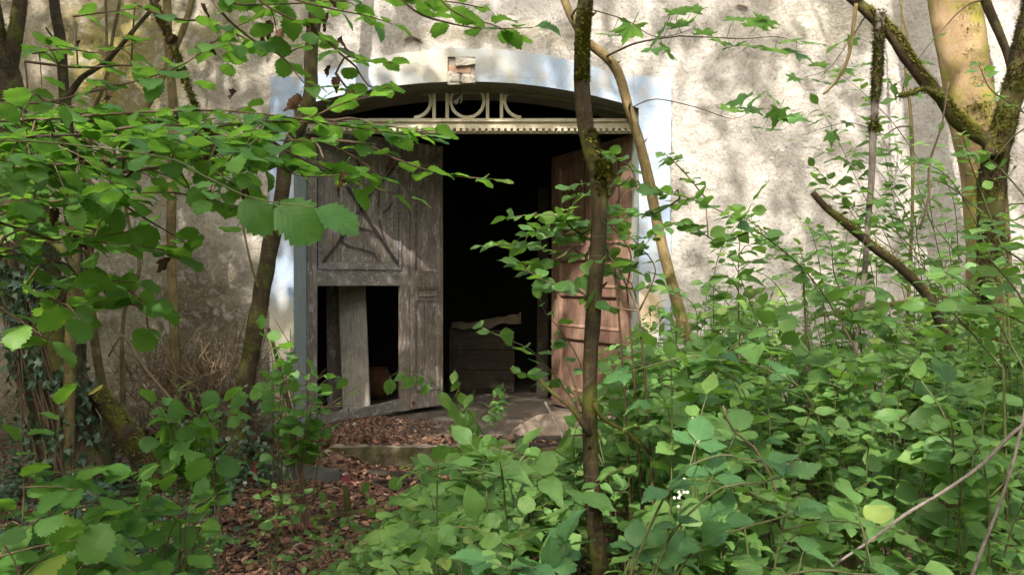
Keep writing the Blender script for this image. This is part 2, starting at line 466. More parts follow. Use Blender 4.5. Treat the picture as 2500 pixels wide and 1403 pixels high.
M['sheet'] = simple_mat('dusty_sheet', (0.09, 0.07, 0.045), (0.15, 0.12, 0.08), 6, 0.9)
M['clay'] = simple_mat('clay', (0.10, 0.045, 0.025), (0.16, 0.08, 0.045), 10, 0.9)
M['white'] = simple_mat('white_petal', (0.42, 0.44, 0.36), (0.55, 0.56, 0.48), 12, 0.8)
M['rubble'] = simple_mat('plaster_rubble', (0.40, 0.37, 0.31), (0.62, 0.60, 0.54), 15, 0.95, 0.01)
M['cut'] = simple_mat('mossy_cut_end', (0.40, 0.36, 0.06), (0.52, 0.46, 0.10), 18, 0.9, 0.01)

# spray paint with soft edges
def spray_mat():
    m, nt, p = newmat('black_spray_paint'); k = NT(nt)
    uv = k.n('ShaderNodeUVMap', uv_map='UVMap')
    s = k.n('ShaderNodeSeparateXYZ'); k.l(uv.outputs[0], s.inputs[0])
    e = k.math('ABSOLUTE', k.math('SUBTRACT', s.outputs[0], 0.5))
    al = k.ramp(e, [(0.15, 0.95), (0.5, 0.0)])
    al = k.math('MULTIPLY', al, k.ramp(k.noise(k.pos((30, 30, 4)), 1.5, 5, 0.7), [(0.3, 0.55), (0.5, 1.0)]))
    p.inputs['Base Color'].default_value = (0.022, 0.018, 0.02, 1)
    p.inputs['Roughness'].default_value = 0.8
    k.l(al, p.inputs['Alpha'])
    return m
M['spray'] = spray_mat()

# ------------------------------------------------------------------ leaves
def outline(kind, t):
    T = {'hazel': ([0, .04, .15, .3, .5, .68, .82, .92, 1], [.10, .24, .36, .42, .44, .40, .28, .10, 0]),
         'dogwood': ([0, .08, .25, .42, .6, .78, .92, 1], [0, .11, .25, .305, .28, .17, .05, 0]),
         'round': ([0, .06, .22, .42, .62, .8, .93, 1], [0, .17, .34, .41, .38, .26, .09, 0]),
         'bramble': ([0, .05, .18, .36, .55, .75, .9, 1], [.05, .2, .33, .37, .33, .20, .07, 0]),
         'canopy': ([0, .25, .6, 1], [.05, .4, .38, 0]),
         'wither': ([0, .1, .4, .7, 1], [.03, .2, .26, .16, 0])}[kind]
    return np.interp(t, T[0], T[1])

def template(kind, variant):
    """returns verts (n,3) with y along the leaf, x across, z up; faces; uv; petiole included"""
    r = np.random.default_rng(variant * 17 + 3)
    fold = [0.22, 0.08, 0.40, 0.14, -0.12, 0.30, 0.55][variant]
    droop = [0.22, 0.42, 0.10, 0.30, 0.18, -0.12, 0.5][variant]
    tw = [0.0, 0.16, -0.15, 0.05, -0.25, 0.3, 0.1][variant]
    if kind == 'wither': fold, droop, tw = 1.1 + .2 * variant, .5 - .15 * variant, .5 - .2 * variant
    if kind in ('maple', 'ivy', 'herb'):
        lobes = {'maple': [(90, 1.0), (38, .92), (142, .92), (-12, .62), (192, .62)],
                 'ivy': [(90, 1.0), (25, .72), (155, .72), (-30, .5), (210, .5)],
                 'herb': [(90, 1.0), (35, .9), (145, .9), (-20, .75), (200, .75)]}[kind]
        pts = []
        order = sorted(lobes, key=lambda q: q[0])
        full = []
        for i, (a, l) in enumerate(order):
            full.append((a, l))
            if i < len(order) - 1:
                a2, l2 = order[i + 1]
                full.append(((a + a2) / 2, min(l, l2) * {'maple': .62, 'ivy': .70, 'herb': .30}[kind]))
        out = []
        for i, (a, l) in enumerate(full):
            if i % 2 == 0 and kind in ('maple', 'herb'):
                for da, k in ((-13, .62), (-9, .80), (-6, .74), (0, 1.0), (6, .74), (9, .80), (13, .62)):
                    out.append((a + da, l * k))
            elif i % 2 == 0:
                for da, k in ((-14, .72), (0, 1.0), (14, .72)): out.append((a + da, l * k))
            else: out.append((a, l))
        cy = 0.12
        vs = [(0, cy, 0)]; uvs = [(0.5, 0.1)]
        for a, l in out:
            x, y = math.cos(R(a)) * l * .62, cy + math.sin(R(a)) * l * .86
            z = 0.10 * abs(x) - droop * (x * x + y * y) * .55 + 0.03 * math.sin(a * .2 + variant)
            vs.append((x, y, z)); uvs.append((0.5 + x * .4, max(0, y)))
        n = len(out)
        fs = [(0, i, i + 1) for i in range(1, n)]
        vs += [(-.012, -.35, -.02), (.012, -.35, -.02), (.012, cy, -.004), (-.012, cy, -.004)]
        uvs += [(0.5, 0)] * 4
        fs.append((n + 1, n + 2, n + 3, n + 4))
        return np.array(vs, float), fs, np.array(uvs, float)
    nr = {'hazel': 15, 'dogwood': 9, 'round': 9, 'bramble': 17, 'canopy': 4, 'wither': 10}[kind]
    cols = (-1, -.5, 0, .5, 1) if kind != 'canopy' else (-1, 0, 1)
    ser = {'hazel': .10, 'dogwood': 0.0, 'round': .012, 'bramble': .09, 'canopy': 0, 'wither': .15}[kind]
    vs, uvs, fs = [], [], []
    for i in range(nr + 1):
        t = i / nr
        w = float(outline(kind, t))
        sgn = 1 if i % 2 else -1
        for c in cols:
            ww = w * c
            y = t
            if abs(c) == 1 and 0 < i < nr:
                ww *= 1 + ser * sgn + (0.03 * r.normal() if kind != 'canopy' else 0)
                y += (ser * .35 if sgn > 0 else 0)
                if kind == 'hazel' and i in (11, 13): ww += 0.02 * c
            y += abs(c) * (0.05 if kind != 'dogwood' else 0.03) * w * (1 - t)
            if kind in ('hazel',) and i == 0: y -= 0.06 * abs(c)
            z = fold * abs(ww) * (1 - .5 * abs(c)) - droop * t * t + tw * ww * t + (0.030 if kind != 'wither' else .08) * abs(c) * math.sin(t * 11 + variant * 2 + c * (1 + variant))
            vs.append((ww + tw * .3 * t * t, y, z)); uvs.append((0.5 + 0.5 * c * w / .45, t))
    nc = len(cols)
    for i in range(nr):
        for j in range(nc - 1):
            a = i * nc + j
            fs.append((a, a + 1, a + nc + 1, a + nc))
    b = len(vs)
    pl = {'hazel': .14, 'dogwood': .16, 'round': .12, 'bramble': .12, 'canopy': .1, 'wither': .25}[kind]
    vs += [(-.012, -pl, -.03), (.012, -pl, -.03), (.010, .02, 0), (-.010, .02, 0)]
    uvs += [(0.5, 0)] * 4
    fs.append((b, b + 1, b + 2, b + 3))
    V = np.array(vs, float)
    V[:, 1] += pl
    return V, fs, np.array(uvs, float)

TPL = {}
def get_tpl(kind, v):
    if (kind, v) not in TPL: TPL[(kind, v)] = template(kind, v)
    return TPL[(kind, v)]

class LB:
    """collects leaves and builds them as one foliage mesh"""
    def __init__(s): s.items = {}
    def leaf(s, kind, P, D, N, L, lv=None):
        if lv is None: lv = min(1, max(0, random.gauss(0.45, 0.22)))
        s.items.setdefault((kind, random.randrange(7)), []).append((*P, *D, *N, L, lv))
    def count(s): return sum(len(v) for v in s.items.values())
    def build(s, name, mat, parent=None):
        Vs, loops, starts, uvs, lvs = [], [], [], [], []
        vb = lb = 0
        for (kind, var), it in s.items.items():
            A = np.array(it)
            tv, tf, tu = get_tpl(kind, var)
            n, m = len(A), len(tv)
            D = A[:, 3:6]; D /= np.linalg.norm(D, axis=1)[:, None] + 1e-9
            N = A[:, 6:9]; N = N - D * np.sum(N * D, axis=1)[:, None]
            N /= np.linalg.norm(N, axis=1)[:, None] + 1e-9
            X = np.cross(D, N)
            L = A[:, 9][:, None, None]
            wj = rng.uniform(0.88, 1.12, (n, 1, 1))
            V = A[:, None, 0:3] + L * (tv[None, :, 0:1] * wj * X[:, None, :] + tv[None, :, 1:2] * D[:, None, :] + tv[None, :, 2:3] * N[:, None, :])
            Vs.append(V.reshape(-1, 3))
            lvs.append(np.repeat(A[:, 10], m))
            fl = np.concatenate([np.array(f) for f in tf])
            fn = np.array([len(f) for f in tf])
            off = (vb + np.arange(n) * m)[:, None]
            loops.append((fl[None, :] + off).reshape(-1))
            uvs.append(np.tile(tu[fl], (n, 1)))
            st = np.concatenate([[0], np.cumsum(fn)[:-1]])
            starts.append((st[None, :] + lb + (np.arange(n) * len(fl))[:, None]).reshape(-1))
            vb += n * m; lb += n * len(fl)
        if not Vs: return None
        return np_mesh(name, np.concatenate(Vs), np.concatenate(loops), np.concatenate(starts), mat, parent, np.concatenate(uvs), np.concatenate(lvs))

def np_mesh(name, V, loops, starts, mat, parent=None, uv=None, lv=None, smooth=True):
    me = bpy.data.meshes.new(name)
    me.vertices.add(len(V)); me.vertices.foreach_set('co', V.astype(np.float32).ravel())
    me.loops.add(len(loops)); me.loops.foreach_set('vertex_index', loops.astype(np.int32))
    me.polygons.add(len(starts)); me.polygons.foreach_set('loop_start', starts.astype(np.int32))
    if uv is not None:
        l = me.uv_layers.new(name='UVMap'); l.data.foreach_set('uv', uv.astype(np.float32).ravel())
    if lv is not None:
        a = me.attributes.new('lv', 'FLOAT', 'POINT'); a.data.foreach_set('value', lv.astype(np.float32))
    me.update(calc_edges=True)
    if smooth: me.shade_smooth()
    return link_mesh(name, me, mat, parent)

def rv(s=1.0): return Vector((random.gauss(0, s), random.gauss(0, s), random.gauss(0, s)))
UP = Vector((0, 0, 1))

LEAN = Vector((0, 0, 0))
def leafy(tb, lb, path, r0, r1, kind, L, spacing, start=0.15, mode='alt', tilt=0.25, lv=None, sides=5, lmin=0.6, term=True, up=0.05):
    if kind == 'hazel': L *= 1.28
    if kind == 'round': L *= 1.2
    """a twig along path with leaves; tb = MB for the wood, lb = LB for the leaves"""
    pts, _ = smooth_path(path, None, max(0.03, spacing * 0.5))
    n = len(pts)
    rad = [lerp(r0, r1, i / (n - 1)) for i in range(n)]
    if tb is not None: tb.tube(pts, rad, sides)
    cum = [0]
    for i in range(1, n): cum.append(cum[-1] + (pts[i] - pts[i - 1]).length)
    tot = cum[-1]
    d = tot * start + random.uniform(0, spacing)
    k = random.randrange(2)
    az = random.uniform(0, 2 * PI)
    while d < tot - spacing * 0.3:
        i = next(j for j in range(n) if cum[j] >= d)
        p = pts[i]
        T = (pts[min(i + 1, n - 1)] - pts[max(i - 1, 0)]).normalized()
        vert = abs(T.z)
        H = T.cross(UP)
        H = H.normalized() if H.length > 0.05 else Vector((1, 0, 0))
        A = Vector((math.cos(az), math.sin(az), 0))
        S = (H * (1 - vert) + A * vert * 1.2).normalized()
        sg = (-1 if k % 2 else 1)
        q = (d / tot)
        LL = L * random.uniform(lmin, 1.1) * (1.0 if q < 0.75 else lerp(1, .7, (q - .75) * 4))
        for s_ in ((sg,) if mode == 'alt' else (1, -1)):
            D = (S * s_ + T * (0.55 if vert < .6 else 0.25) + UP * up + rv(0.16)).normalized()
            N = (UP + rv(tilt) + LEAN).normalized()
            lb.leaf(kind, p, D, N, LL, lv() if lv else None)
        k += 1
        az += PI / 2 if mode != 'alt' else 2.4
        d += spacing * random.uniform(0.8, 1.25)
    if term:
        T = (pts[-1] - pts[-2]).normalized()
        lb.leaf(kind, pts[-1], (T + rv(.12)).normalized(), (UP + rv(tilt)).normalized(), L * random.uniform(.7, 1), lv() if lv else None)

def fuzz(path, rad, n, length, cover=lambda p, d: True, name='moss', parent=None, side=None):
    """short moss blades standing out of the surface of a stem"""
    pts, rr = smooth_path(path, rad, 0.04)
    V, lv = [], []
    m = len(pts)
    tries = 0
    while len(V) < n * 3 and tries < n * 8:
        tries += 1
        i = random.randrange(m - 1)
        T = (pts[i + 1] - pts[i]).normalized()
        p = pts[i].lerp(pts[i + 1], random.random())
        d = rv(); d = (d - T * d.dot(T)).normalized()
        if side is not None and d.dot(side) < random.uniform(-.15, .55): continue
        if not cover(p, d): continue
        if nz(p.x * 9, p.y * 9, p.z * 9) < -0.22 + random.uniform(-.2, .1): continue
        cl = max(0, nz(p.x * 16 + d.x, p.y * 16 + d.y, p.z * 16)) * length * 1.3
        b = p + d * (rr[i] * 0.96 + cl * random.random())
        out = (d + rv(.45)).normalized()
        w = T.cross(d).normalized() * random.uniform(.003, .0065)
        L = length * random.uniform(.5, 1.7)
        V += [b - w, b + w, b + out * L]
        c = random.random()
        lv += [c * .6, c * .6, c]
    if not V: return None
    V = np.array([tuple(v) for v in V]); k = len(V)
    return np_mesh(name, V, np.arange(k), np.arange(0, k, 3), M['moss'], parent, None, np.array(lv), smooth=False)

# ------------------------------------------------------------------ the building
WY = 7.205                                   # mean plane of the plaster
SY = 7.175                                   # front of the surround
JL, JR = (717 - 1250) / F * SY, (1560 - 1250) / F * SY
OL, OR_ = (658 - 1250) / F * SY, (1638 - 1250) / F * SY
def zat(py, Y=SY): return EYE - (py - HZ) / F * Y
Z_SPR, Z_APX = zat(264), zat(199)
AC, AH = (JL + JR) / 2, (JR - JL) / 2
rise = Z_APX - Z_SPR
ARC_R = (AH * AH + rise * rise) / (2 * rise)
def arch(x, off=0.0):
    d = min(abs(x - AC), AH)
    return Z_APX - ARC_R + math.sqrt(ARC_R ** 2 - d * d) - off
Z_EAR = zat(187)
def surr_top(x):
    u = (x - AC) / (AH * 0.9)
    if abs(u) >= 1: return Z_EAR
    return max(Z_EAR, zat(119) - (zat(119) - Z_EAR) * abs(u) ** 2.1)
STEP = 0.21                                  # level of the threshold slab

bld = empty('farm_building', (AC, WY, 0), 'old farm building with rough pale plaster wall and arched gateway behind the trees', 'building')

def wallY(x, z):
    n = 0.006 + nz(x * 1.1, z * 1.1, 3) * 0.016 + nz(x * 4.5, z * 4.5, 1) * 0.010 + nz(x * 14, z * 14, 5) * 0.007 + nz(x * 33, z * 33, 7) * 0.004
    return WY + n
wm = MB()
XL, XR, ZT = -13.0, 13.0, 6.6
def piece(x0, x1, z0f, z1, nx, nzz):
    wm.grid(lambda u, v: (lambda x: (x, wallY(x, lerp(z0f(x), z1, v)), lerp(z0f(x), z1, v)))(lerp(x0, x1, u)), nx, nzz)
e = 0.05
piece(XL, -5.5, lambda x: -0.4, ZT, 20, 20)
piece(-5.5, JL - e, lambda x: -0.4, ZT, 90, 160)
piece(JL - e, JR + e, lambda x: arch(x) + e, ZT, 90, 90)
piece(JR + e, 6.0, lambda x: -0.4, ZT, 120, 160)
piece(6.0, XR, lambda x: -0.4, ZT, 20, 20)
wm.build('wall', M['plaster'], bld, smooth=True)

sm_ = MB()
def sy(x, z): return SY + nz(x * 2, z * 2, 9) * 0.004
ZB = zat(912)
def strip(x0, x1, zb, zt, nx, nzz):
    def fn(u, v):
        x = lerp(x0, x1, u); z = lerp(zb(x), zt(x), v)
        # chipped, slightly wavering outer edge
        if v == 1: z += 0.014 * nz(x * 6, 2.2) + 0.008 * nz(x * 25, 3.2)
        if v == 0 and zb(x) == ZB: z += 0.03 * nz(x * 11, 5.2)
        if abs(x - OL) < 1e-5 or abs(x - OR_) < 1e-5: x += 0.012 * nz(z * 5, 1.7) + 0.008 * nz(z * 22, 4.7)
        return (x, sy(x, z), z)
    sm_.grid(fn, nx, nzz)
KL, KR = (1093 - 1250) / F * SY, (1160 - 1250) / F * SY      # broken keystone
KT = zat(139)
strip(OL, JL, lambda x: ZB, lambda x: Z_EAR, 6, 70)
strip(JL, KL, lambda x: arch(x), surr_top, 44, 10)
strip(KL, KR, lambda x: KT, surr_top, 4, 3)
strip(KR, JR, lambda x: arch(x), surr_top, 48, 10)
strip(JR, OR_, lambda x: ZB, lambda x: Z_EAR, 8, 70)
sm_.build('surround', M['blue'], bld, solid=0.028)
# bare plaster of the jamb below the painted band
ochre = paint_mat('ochre_plaster', (0.40, 0.33, 0.20), (0.48, 0.42, 0.30), (0.22, 0.19, 0.10), 0.9)
for x0, x1, sd_ in ((OL + .03, JL, 0), (JR, OR_ - .03, 4)):
    pl = MB(); pl.grid(lambda u, v: (lerp(x0, x1, u), SY + .008 + nz(u * 3, v * 9, sd_) * .006, lerp(-.2, ZB - .012, v)), 6, 30)
    pl.build('jamb_base', ochre, bld, smooth=True, solid=0.04)
# keystone: bare brick, torn plaster and a loose white piece
ks = empty('keystone_gap', (0, 0, 0), None, None); ks.parent = bld; ks.location = -bld.location
kb = MB()
for (a, b_, c, d, y) in ((1096, 1150, 158, 177, .0),):
    kb.box(((a - 1250) / F * SY, SY + .012 + y, zat(d)), ((b_ - 1250) / F * SY, SY + .09, zat(c)), jit=.006)
def kpart(name, mb, mat):
    o = mb.build(name, mat, bld, bevel=.004); return o
kobj = kpart('broken_brick', kb, M['brick'])
km = MB()
km.grid(lambda u, v: ((lerp(1090, 1162, u) - 1250) / F * SY, SY + .030 + nz(u * 3, v * 3, 12) * .012, zat(lerp(203, 137, v))), 14, 14)
km.grid(lambda u, v: ((lerp(1128, 1160, u) - 1250) / F * SY, SY - .002 - .02 * u * (1 - v) + nz(u * 4, v * 4, 8) * .008, zat(lerp(203, 178 + 10 * abs(u - .3), v))), 8, 8)
km.grid(lambda u, v: ((lerp(1093, 1122, u) - 1250) / F * SY, SY + .005 + nz(u * 4, v * 4, 2) * .01, zat(lerp(206, 172 + 8 * u, v))), 8, 8)
km.grid(lambda u, v: ((lerp(1112, 1160, u) - 1250) / F * SY, SY - .012 + .015 * v + nz(u * 4, v * 4, 6) * .01, zat(lerp(163 - 6 * u, 138 + 4 * u, v))), 8, 8)
km.build('torn_plaster', M['mortar'], bld, solid=.012)
bpy.data.objects.remove(ks)
# scars in the plaster above the arch
scm = simple_mat('dark_scar', (0.16, 0.12, 0.09), (0.25, 0.2, 0.16))
for (x0, y0, x1, y1) in ((988, 98, 1003, 88), (1003, 88, 1028, 98), (1236, 106, 1252, 100), (1800, 12, 1825, 20)):
    sc = MB(); a, b_ = W(x0, y0, SY + .015), W(x1, y1, SY + .015)
    sc.tube([a, a.lerp(b_, .5) + Vector((0, -.004, .005)), b_], [.012, .016, .012], 7)
    sc.build('plaster_scar', scm, bld)

# reveals and soffit
DY = 7.62
rev = MB()
rev.grid(lambda u, v: (JL + .002 + nz(v * 6, u * 3) * .003, lerp(SY, DY, u), lerp(-.2, Z_SPR, v)), 6, 50)
rev.build('left_reveal', M['jamb'], bld, smooth=True)
rev = MB()
rev.grid(lambda u, v: (JR - .002 + nz(v * 6, u * 3) * .003, lerp(SY, DY, u), lerp(-.2, Z_SPR, v)), 6, 50)
rev.build('right_reveal', M['jamb'], bld, smooth=True)
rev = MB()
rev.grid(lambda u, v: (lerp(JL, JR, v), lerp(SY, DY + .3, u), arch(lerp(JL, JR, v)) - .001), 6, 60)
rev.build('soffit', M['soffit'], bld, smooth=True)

# the dark room behind
rm = MB()
RX0, RX1, RY1, RZ1 = -5.0, 4.5, 13.0, 4.6
rm.add([(RX0, 7.3, STEP - .005), (RX1, 7.3, STEP - .005), (RX1, RY1, STEP - .005), (RX0, RY1, STEP - .005)], [(0, 1, 2, 3)])
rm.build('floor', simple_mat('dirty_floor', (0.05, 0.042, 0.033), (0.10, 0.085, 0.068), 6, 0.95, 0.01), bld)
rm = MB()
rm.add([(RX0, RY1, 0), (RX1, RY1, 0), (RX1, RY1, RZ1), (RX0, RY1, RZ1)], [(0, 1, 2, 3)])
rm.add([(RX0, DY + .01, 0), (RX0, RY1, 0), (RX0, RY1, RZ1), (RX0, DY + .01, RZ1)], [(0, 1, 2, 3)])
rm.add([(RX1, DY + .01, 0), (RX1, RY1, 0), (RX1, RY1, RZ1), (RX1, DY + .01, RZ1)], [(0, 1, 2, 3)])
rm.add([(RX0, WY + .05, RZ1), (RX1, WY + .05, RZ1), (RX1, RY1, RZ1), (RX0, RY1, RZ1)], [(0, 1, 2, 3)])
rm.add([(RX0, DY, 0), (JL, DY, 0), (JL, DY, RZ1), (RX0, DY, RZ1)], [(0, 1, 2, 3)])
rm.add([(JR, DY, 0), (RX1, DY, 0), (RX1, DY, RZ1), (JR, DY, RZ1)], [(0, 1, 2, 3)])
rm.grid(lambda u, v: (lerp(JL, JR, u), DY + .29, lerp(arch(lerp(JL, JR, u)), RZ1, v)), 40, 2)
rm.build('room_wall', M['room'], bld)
rf = MB()
rf.box((XL - .3, WY - .5, ZT), (XR + .3, RY1 + .5, ZT + .25))
rf.build('roof', simple_mat('old_roof_tile', (0.13, 0.06, 0.04), (0.2, 0.1, 0.07)), bld)
sd = MB()
sd.box((XL, WY + .03, -.3), (XL + .3, RY1 + .2, ZT)); sd.box((XR - .3, WY + .03, -.3), (XR, RY1 + .2, ZT)); sd.box((XL + .3, RY1 + .03, -.3), (XR - .3, RY1 + .3, ZT))
sd.build('outer_wall', M['plaster'], bld)

# transom: moulded beam with a row of dentils, rings and bars of the fanlight
TY = 7.44
def tz(py): return EYE - (py - HZ) / F * TY
def tx(px): return (px - 1250) / F * TY
tb = MB()
tb.box((JL, TY, tz(297)), (JR, TY + .10, tz(289)))                     # top fillet
tb.box((JL, TY + .03, tz(304)), (JR, TY + .10, tz(297)))
tb.box((JL, TY + .012, tz(313)), (JR, TY + .10, tz(304)))
tb.box((JL, TY + .05, tz(323)), (JR, TY + .10, tz(313)))
tran = tb.build('transom', M['cream'], bld, bevel=.003)
def sub(mb, name, mat, par, **kw):
    o = mb.build(name, mat, None, **kw); o.parent = par; return o
x = JL + .02
while x < JR - .03:
    if not (tx(1040) < x < tx(1066) or random.random() < .03):
        db = MB(); db.box((x, TY + .0, tz(320)), (x + .036, TY + .036, tz(313.5)), jit=.0015)
        sub(db, 'dentil', M['cream'], tran, bevel=.002)
    x += .0615
for px in (1059, 1091, 1190, 1224):
    b_ = MB(); zt = arch(tx(px)) - .034
    b_.box((tx(px) - .016, TY + .02, tz(289)), (tx(px) + .016, TY + .06, zt))
    sub(b_, 'bar', M['cream'], tran, bevel=.004)
def ring(cx, cz, r, a0, a1):
    g = MB(); k = 40
    def fn(u, v):
        a = R(lerp(a0, a1, u))
        rr, yy = [(r, TY + .022), (r, TY + .058), (r - .03, TY + .058), (r - .03, TY + .022), (r, TY + .022)][round(v * 4)]
        return (cx + rr * math.cos(a), yy, min(cz + rr * math.sin(a), arch(cx + rr * math.cos(a)) - .036))
    g.grid(fn, k, 4)
    return g
CR = (1190 - 1091) / 2 / F * TY - .020
sub(ring(tx(1140.5), tz(289) + CR, CR, 0, 360), 'ring', M['cream'], tran)
for (cx, a0, a1, a2, a3) in ((1059 - 49, -90, 0, 0, 55), (1224 + 49, 180, 270, 125, 180)):
    sub(ring(tx(cx), tz(289) + CR, CR, a0, a1), 'ring', M['cream'], tran)
    sub(ring(tx(cx), tz(289) + CR, CR, a2, a3), 'ring', M['cream'], tran)
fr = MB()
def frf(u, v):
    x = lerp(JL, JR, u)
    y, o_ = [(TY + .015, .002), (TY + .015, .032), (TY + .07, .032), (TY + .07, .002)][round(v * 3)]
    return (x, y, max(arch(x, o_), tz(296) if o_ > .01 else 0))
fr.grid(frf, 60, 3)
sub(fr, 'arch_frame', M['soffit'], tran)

# door leaves: local frame along the leaf
class Leaf:
    def __init__(s, hx, hy, dx, dy):
        s.h = (hx, hy); L = math.hypot(dx, dy); s.d = (dx / L, dy / L)
        s.n = (s.d[1], -s.d[0])
        if s.n[1] > 0: s.n = (-s.n[0], -s.n[1])
    def P(s, u, z, out=0.0):
        return Vector((s.h[0] + s.d[0] * u + s.n[0] * out, s.h[1] + s.d[1] * u + s.n[1] * out, z))
    def M(s): return lambda v: s.P(v.x, v.z, v.y)       # local x = along, y = outwards, z = up
    def uv(s, px, py):
        k = (px - 1250) / F
        u = (k * s.h[1] - s.h[0]) / (s.d[0] - k * s.d[1])
        Y = s.h[1] + u * s.d[1]
        return u, EYE - (py - HZ) / F * Y
LF = Leaf(JL + .012, 7.60, math.cos(R(43)), math.sin(R(43)))
m_ = LF.M()
u1 = LF.uv(1080, 700)[0]; ux0 = LF.uv(775, 700)[0]; ux1 = LF.uv(978, 700)[0]; us = LF.uv(1001, 700)[0]
Z0, ZTOP = STEP + .02, 3.2
lb_ = MB()
T = .045
lb_.box((0, -T, Z0), (ux0, 0, ZTOP), m_)
lb_.box((ux1, -T, Z0 + .02), (us - .004, 0, ZTOP), m_)
left = lb_.build('left_door', M['greywood'], bld, bevel=.004)
g = MB(); g.box((ux0, -T, 1.62), (ux1, -.002, 1.79), m_); sub(g, 'rail', M['greyrail'], left)
g = MB(); g.box((ux0, -T, 3.02), (ux1, -.002, ZTOP), m_); sub(g, 'rail', M['greyrail'], left)
g = MB()      # warped bottom rail
g.add([m_(Vector(p)) for p in ((ux0, 0, Z0), (ux1, 0, Z0 + .03), (ux1, 0, .385), (.62, 0, .335), (ux0, 0, .33), (ux0, -T, Z0), (ux1, -T, Z0 + .03), (ux1, -T, .385), (.62, -T, .335), (ux0, -T, .33))],
      [(0, 1, 2, 3, 4), (4, 3, 8, 9), (3, 2, 7, 8), (5, 9, 8, 7, 6)])
sub(g, 'rail', M['greyrail'], left)
left_off = left.location.copy()
def subl(mb, name, mat, par=left, **kw):
    o = mb.build(name, mat, None, **kw); o.parent = par
    p, off = par, Vector((0, 0, 0))
    while p is not None: off += p.location; p = p.parent
    o.location = -off
    return o
# fix up earlier children (transom, rail) in the same way
for par in (tran, left):
    for ch in par.children:
        p, off = par, Vector((0, 0, 0))
        while p is not None: off += p.location; p = p.parent
        ch.location = -off
# boarded upper panel with its moulding
pm = MB()
nb = 9
for i in range(nb):
    a, b_ = lerp(ux0 + .09, ux1 - .09, i / nb), lerp(ux0 + .09, ux1 - .09, (i + 1) / nb)
    pm.box((a + .0012, -.035, 1.87), (b_ - .0012, -.014 + random.uniform(-.003, .003), 2.96), m_)
subl(pm, 'panel', M['greywood'], bevel=.002)
fr2 = MB()
def frame(mb, a, b_, z0, z1, w, hi, lo, MM):
    """bevelled moulding round a panel: high outside edge, sloping in"""
    for (p, q, r_, s_) in (((a, z0), (b_, z0), (b_ - w, z0 + w), (a + w, z0 + w)), ((a, z1), (b_, z1), (b_ - w, z1 - w), (a + w, z1 - w)),
                           ((a, z0), (a, z1), (a + w, z1 - w), (a + w, z0 + w)), ((b_, z0), (b_, z1), (b_ - w, z1 - w), (b_ - w, z0 + w))):
        V = [MM(Vector((p[0], hi, p[1]))), MM(Vector((q[0], hi, q[1]))), MM(Vector((r_[0], lo, r_[1]))), MM(Vector((s_[0], lo, s_[1])))]
        mb.add(V, [(0, 1, 2, 3)])
frame(fr2, ux0, ux1, 1.79, 3.02, .022, .012, .006, m_)
frame(fr2, ux0 + .024, ux1 - .024, 1.814, 2.996, .075, -.004, -.024, m_)
subl(fr2, 'moulding', M['greyrail'])
# the narrow folding part
n_ = MB()
n_.box((us + .004, -T, Z0 + .03), (u1, .0, 3.2), m_)
n_.box((us + .004, .0, Z0 + .03), (us + .065, .012, 3.2), m_)
n_.box((u1 - .055, .0, Z0 + .03), (u1, .012, 3.2), m_)
n_.box((us + .065, 0, 1.60), (u1 - .055, .010, 1.77), m_)
n_.box((us + .065, 0, Z0 + .03), (u1 - .055, .010, Z0 + .2), m_)
subl(n_, 'folding_stile', M['greywood'], bevel=.003)
f3 = MB()
frame(f3, us + .066, u1 - .056, 1.771, 2.98, .03, .016, .002, m_)
frame(f3, us + .10, u1 - .09, 1.50, 1.58, .02, .018, .004, m_)
frame(f3, us + .066, u1 - .056, .45, 1.46, .035, .016, .002, m_)
for i in range(3):
    a = lerp(us + .12, u1 - .11, i / 3)
    f3.box((a, .001, .52), (a + (u1 - us - .23) / 3 - .006, .008, 1.42), m_)
subl(f3, 'panel', M['greywood'])
hb = MB(); c0 = LF.P(us + .035, .33, .012)
hb.tube([c0, c0 + Vector((LF.n[0], LF.n[1], 0)) * .02], [.022, .018], 12)
subl(hb, 'bolt', simple_mat('rust', (0.1, 0.03, 0.015), (0.16, 0.06, 0.03)))
# spray-painted marks
def stroke(pix, w):
    P = [LF.uv(*p) for p in pix]
    pts, _ = smooth_path([Vector((a, 0, b)) for a, b in P], None, .03)
    V, Fc, UVs = [], [], []
    for i, p in enumerate(pts):
        t = (pts[min(i + 1, len(pts) - 1)] - pts[max(i - 1, 0)]).normalized()
        s = Vector((-t.z, 0, t.x)) * w * 1.4 * (0.85 + .3 * nz(p.x * 5, p.z * 5))
        for k in (-1, 1):
            q = p + s * k
            V.append(LF.P(q.x, q.z, .0045)); UVs.append(((k + 1) / 2, i / len(pts)))
    return V, [(2 * i, 2 * i + 1, 2 * i + 3, 2 * i + 2) for i in range(len(pts) - 1)], UVs
gv, gf, gu = [], [], []
for pix, w in (([(848, 455), (885, 515), (925, 575), (972, 645)], .024), ([(930, 430), (890, 495), (850, 560), (789, 640)], .020),
               ([(828, 520), (829, 545), (845, 549), (838, 560), (832, 582), (850, 600), (895, 612), (915, 622), (917, 632)], .013),
               ([(868, 548), (880, 558), (900, 563), (916, 570)], .013), ([(926, 535), (930, 560), (938, 585)], .012),
               ([(933, 520), (948, 510), (957, 495)], .012), ([(824, 455), (826, 482)], .010), ([(925, 445), (924, 505)], .009), ([(870, 390), (878, 410)], .016), ([(980, 385), (945, 430), (915, 460)], .014)):
    V, f_, u_ = stroke(pix, w)
    b0 = len(gv); gv += V; gf += [tuple(b0 + i for i in q) for q in f_]; gu += u_
me = bpy.data.meshes.new('graffiti'); me.from_pydata([tuple(v) for v in gv], [], gf); me.update()
l = me.uv_layers.new(name='UVMap')
for lo in me.loops: l.data[lo.index].uv = gu[lo.vertex_index]
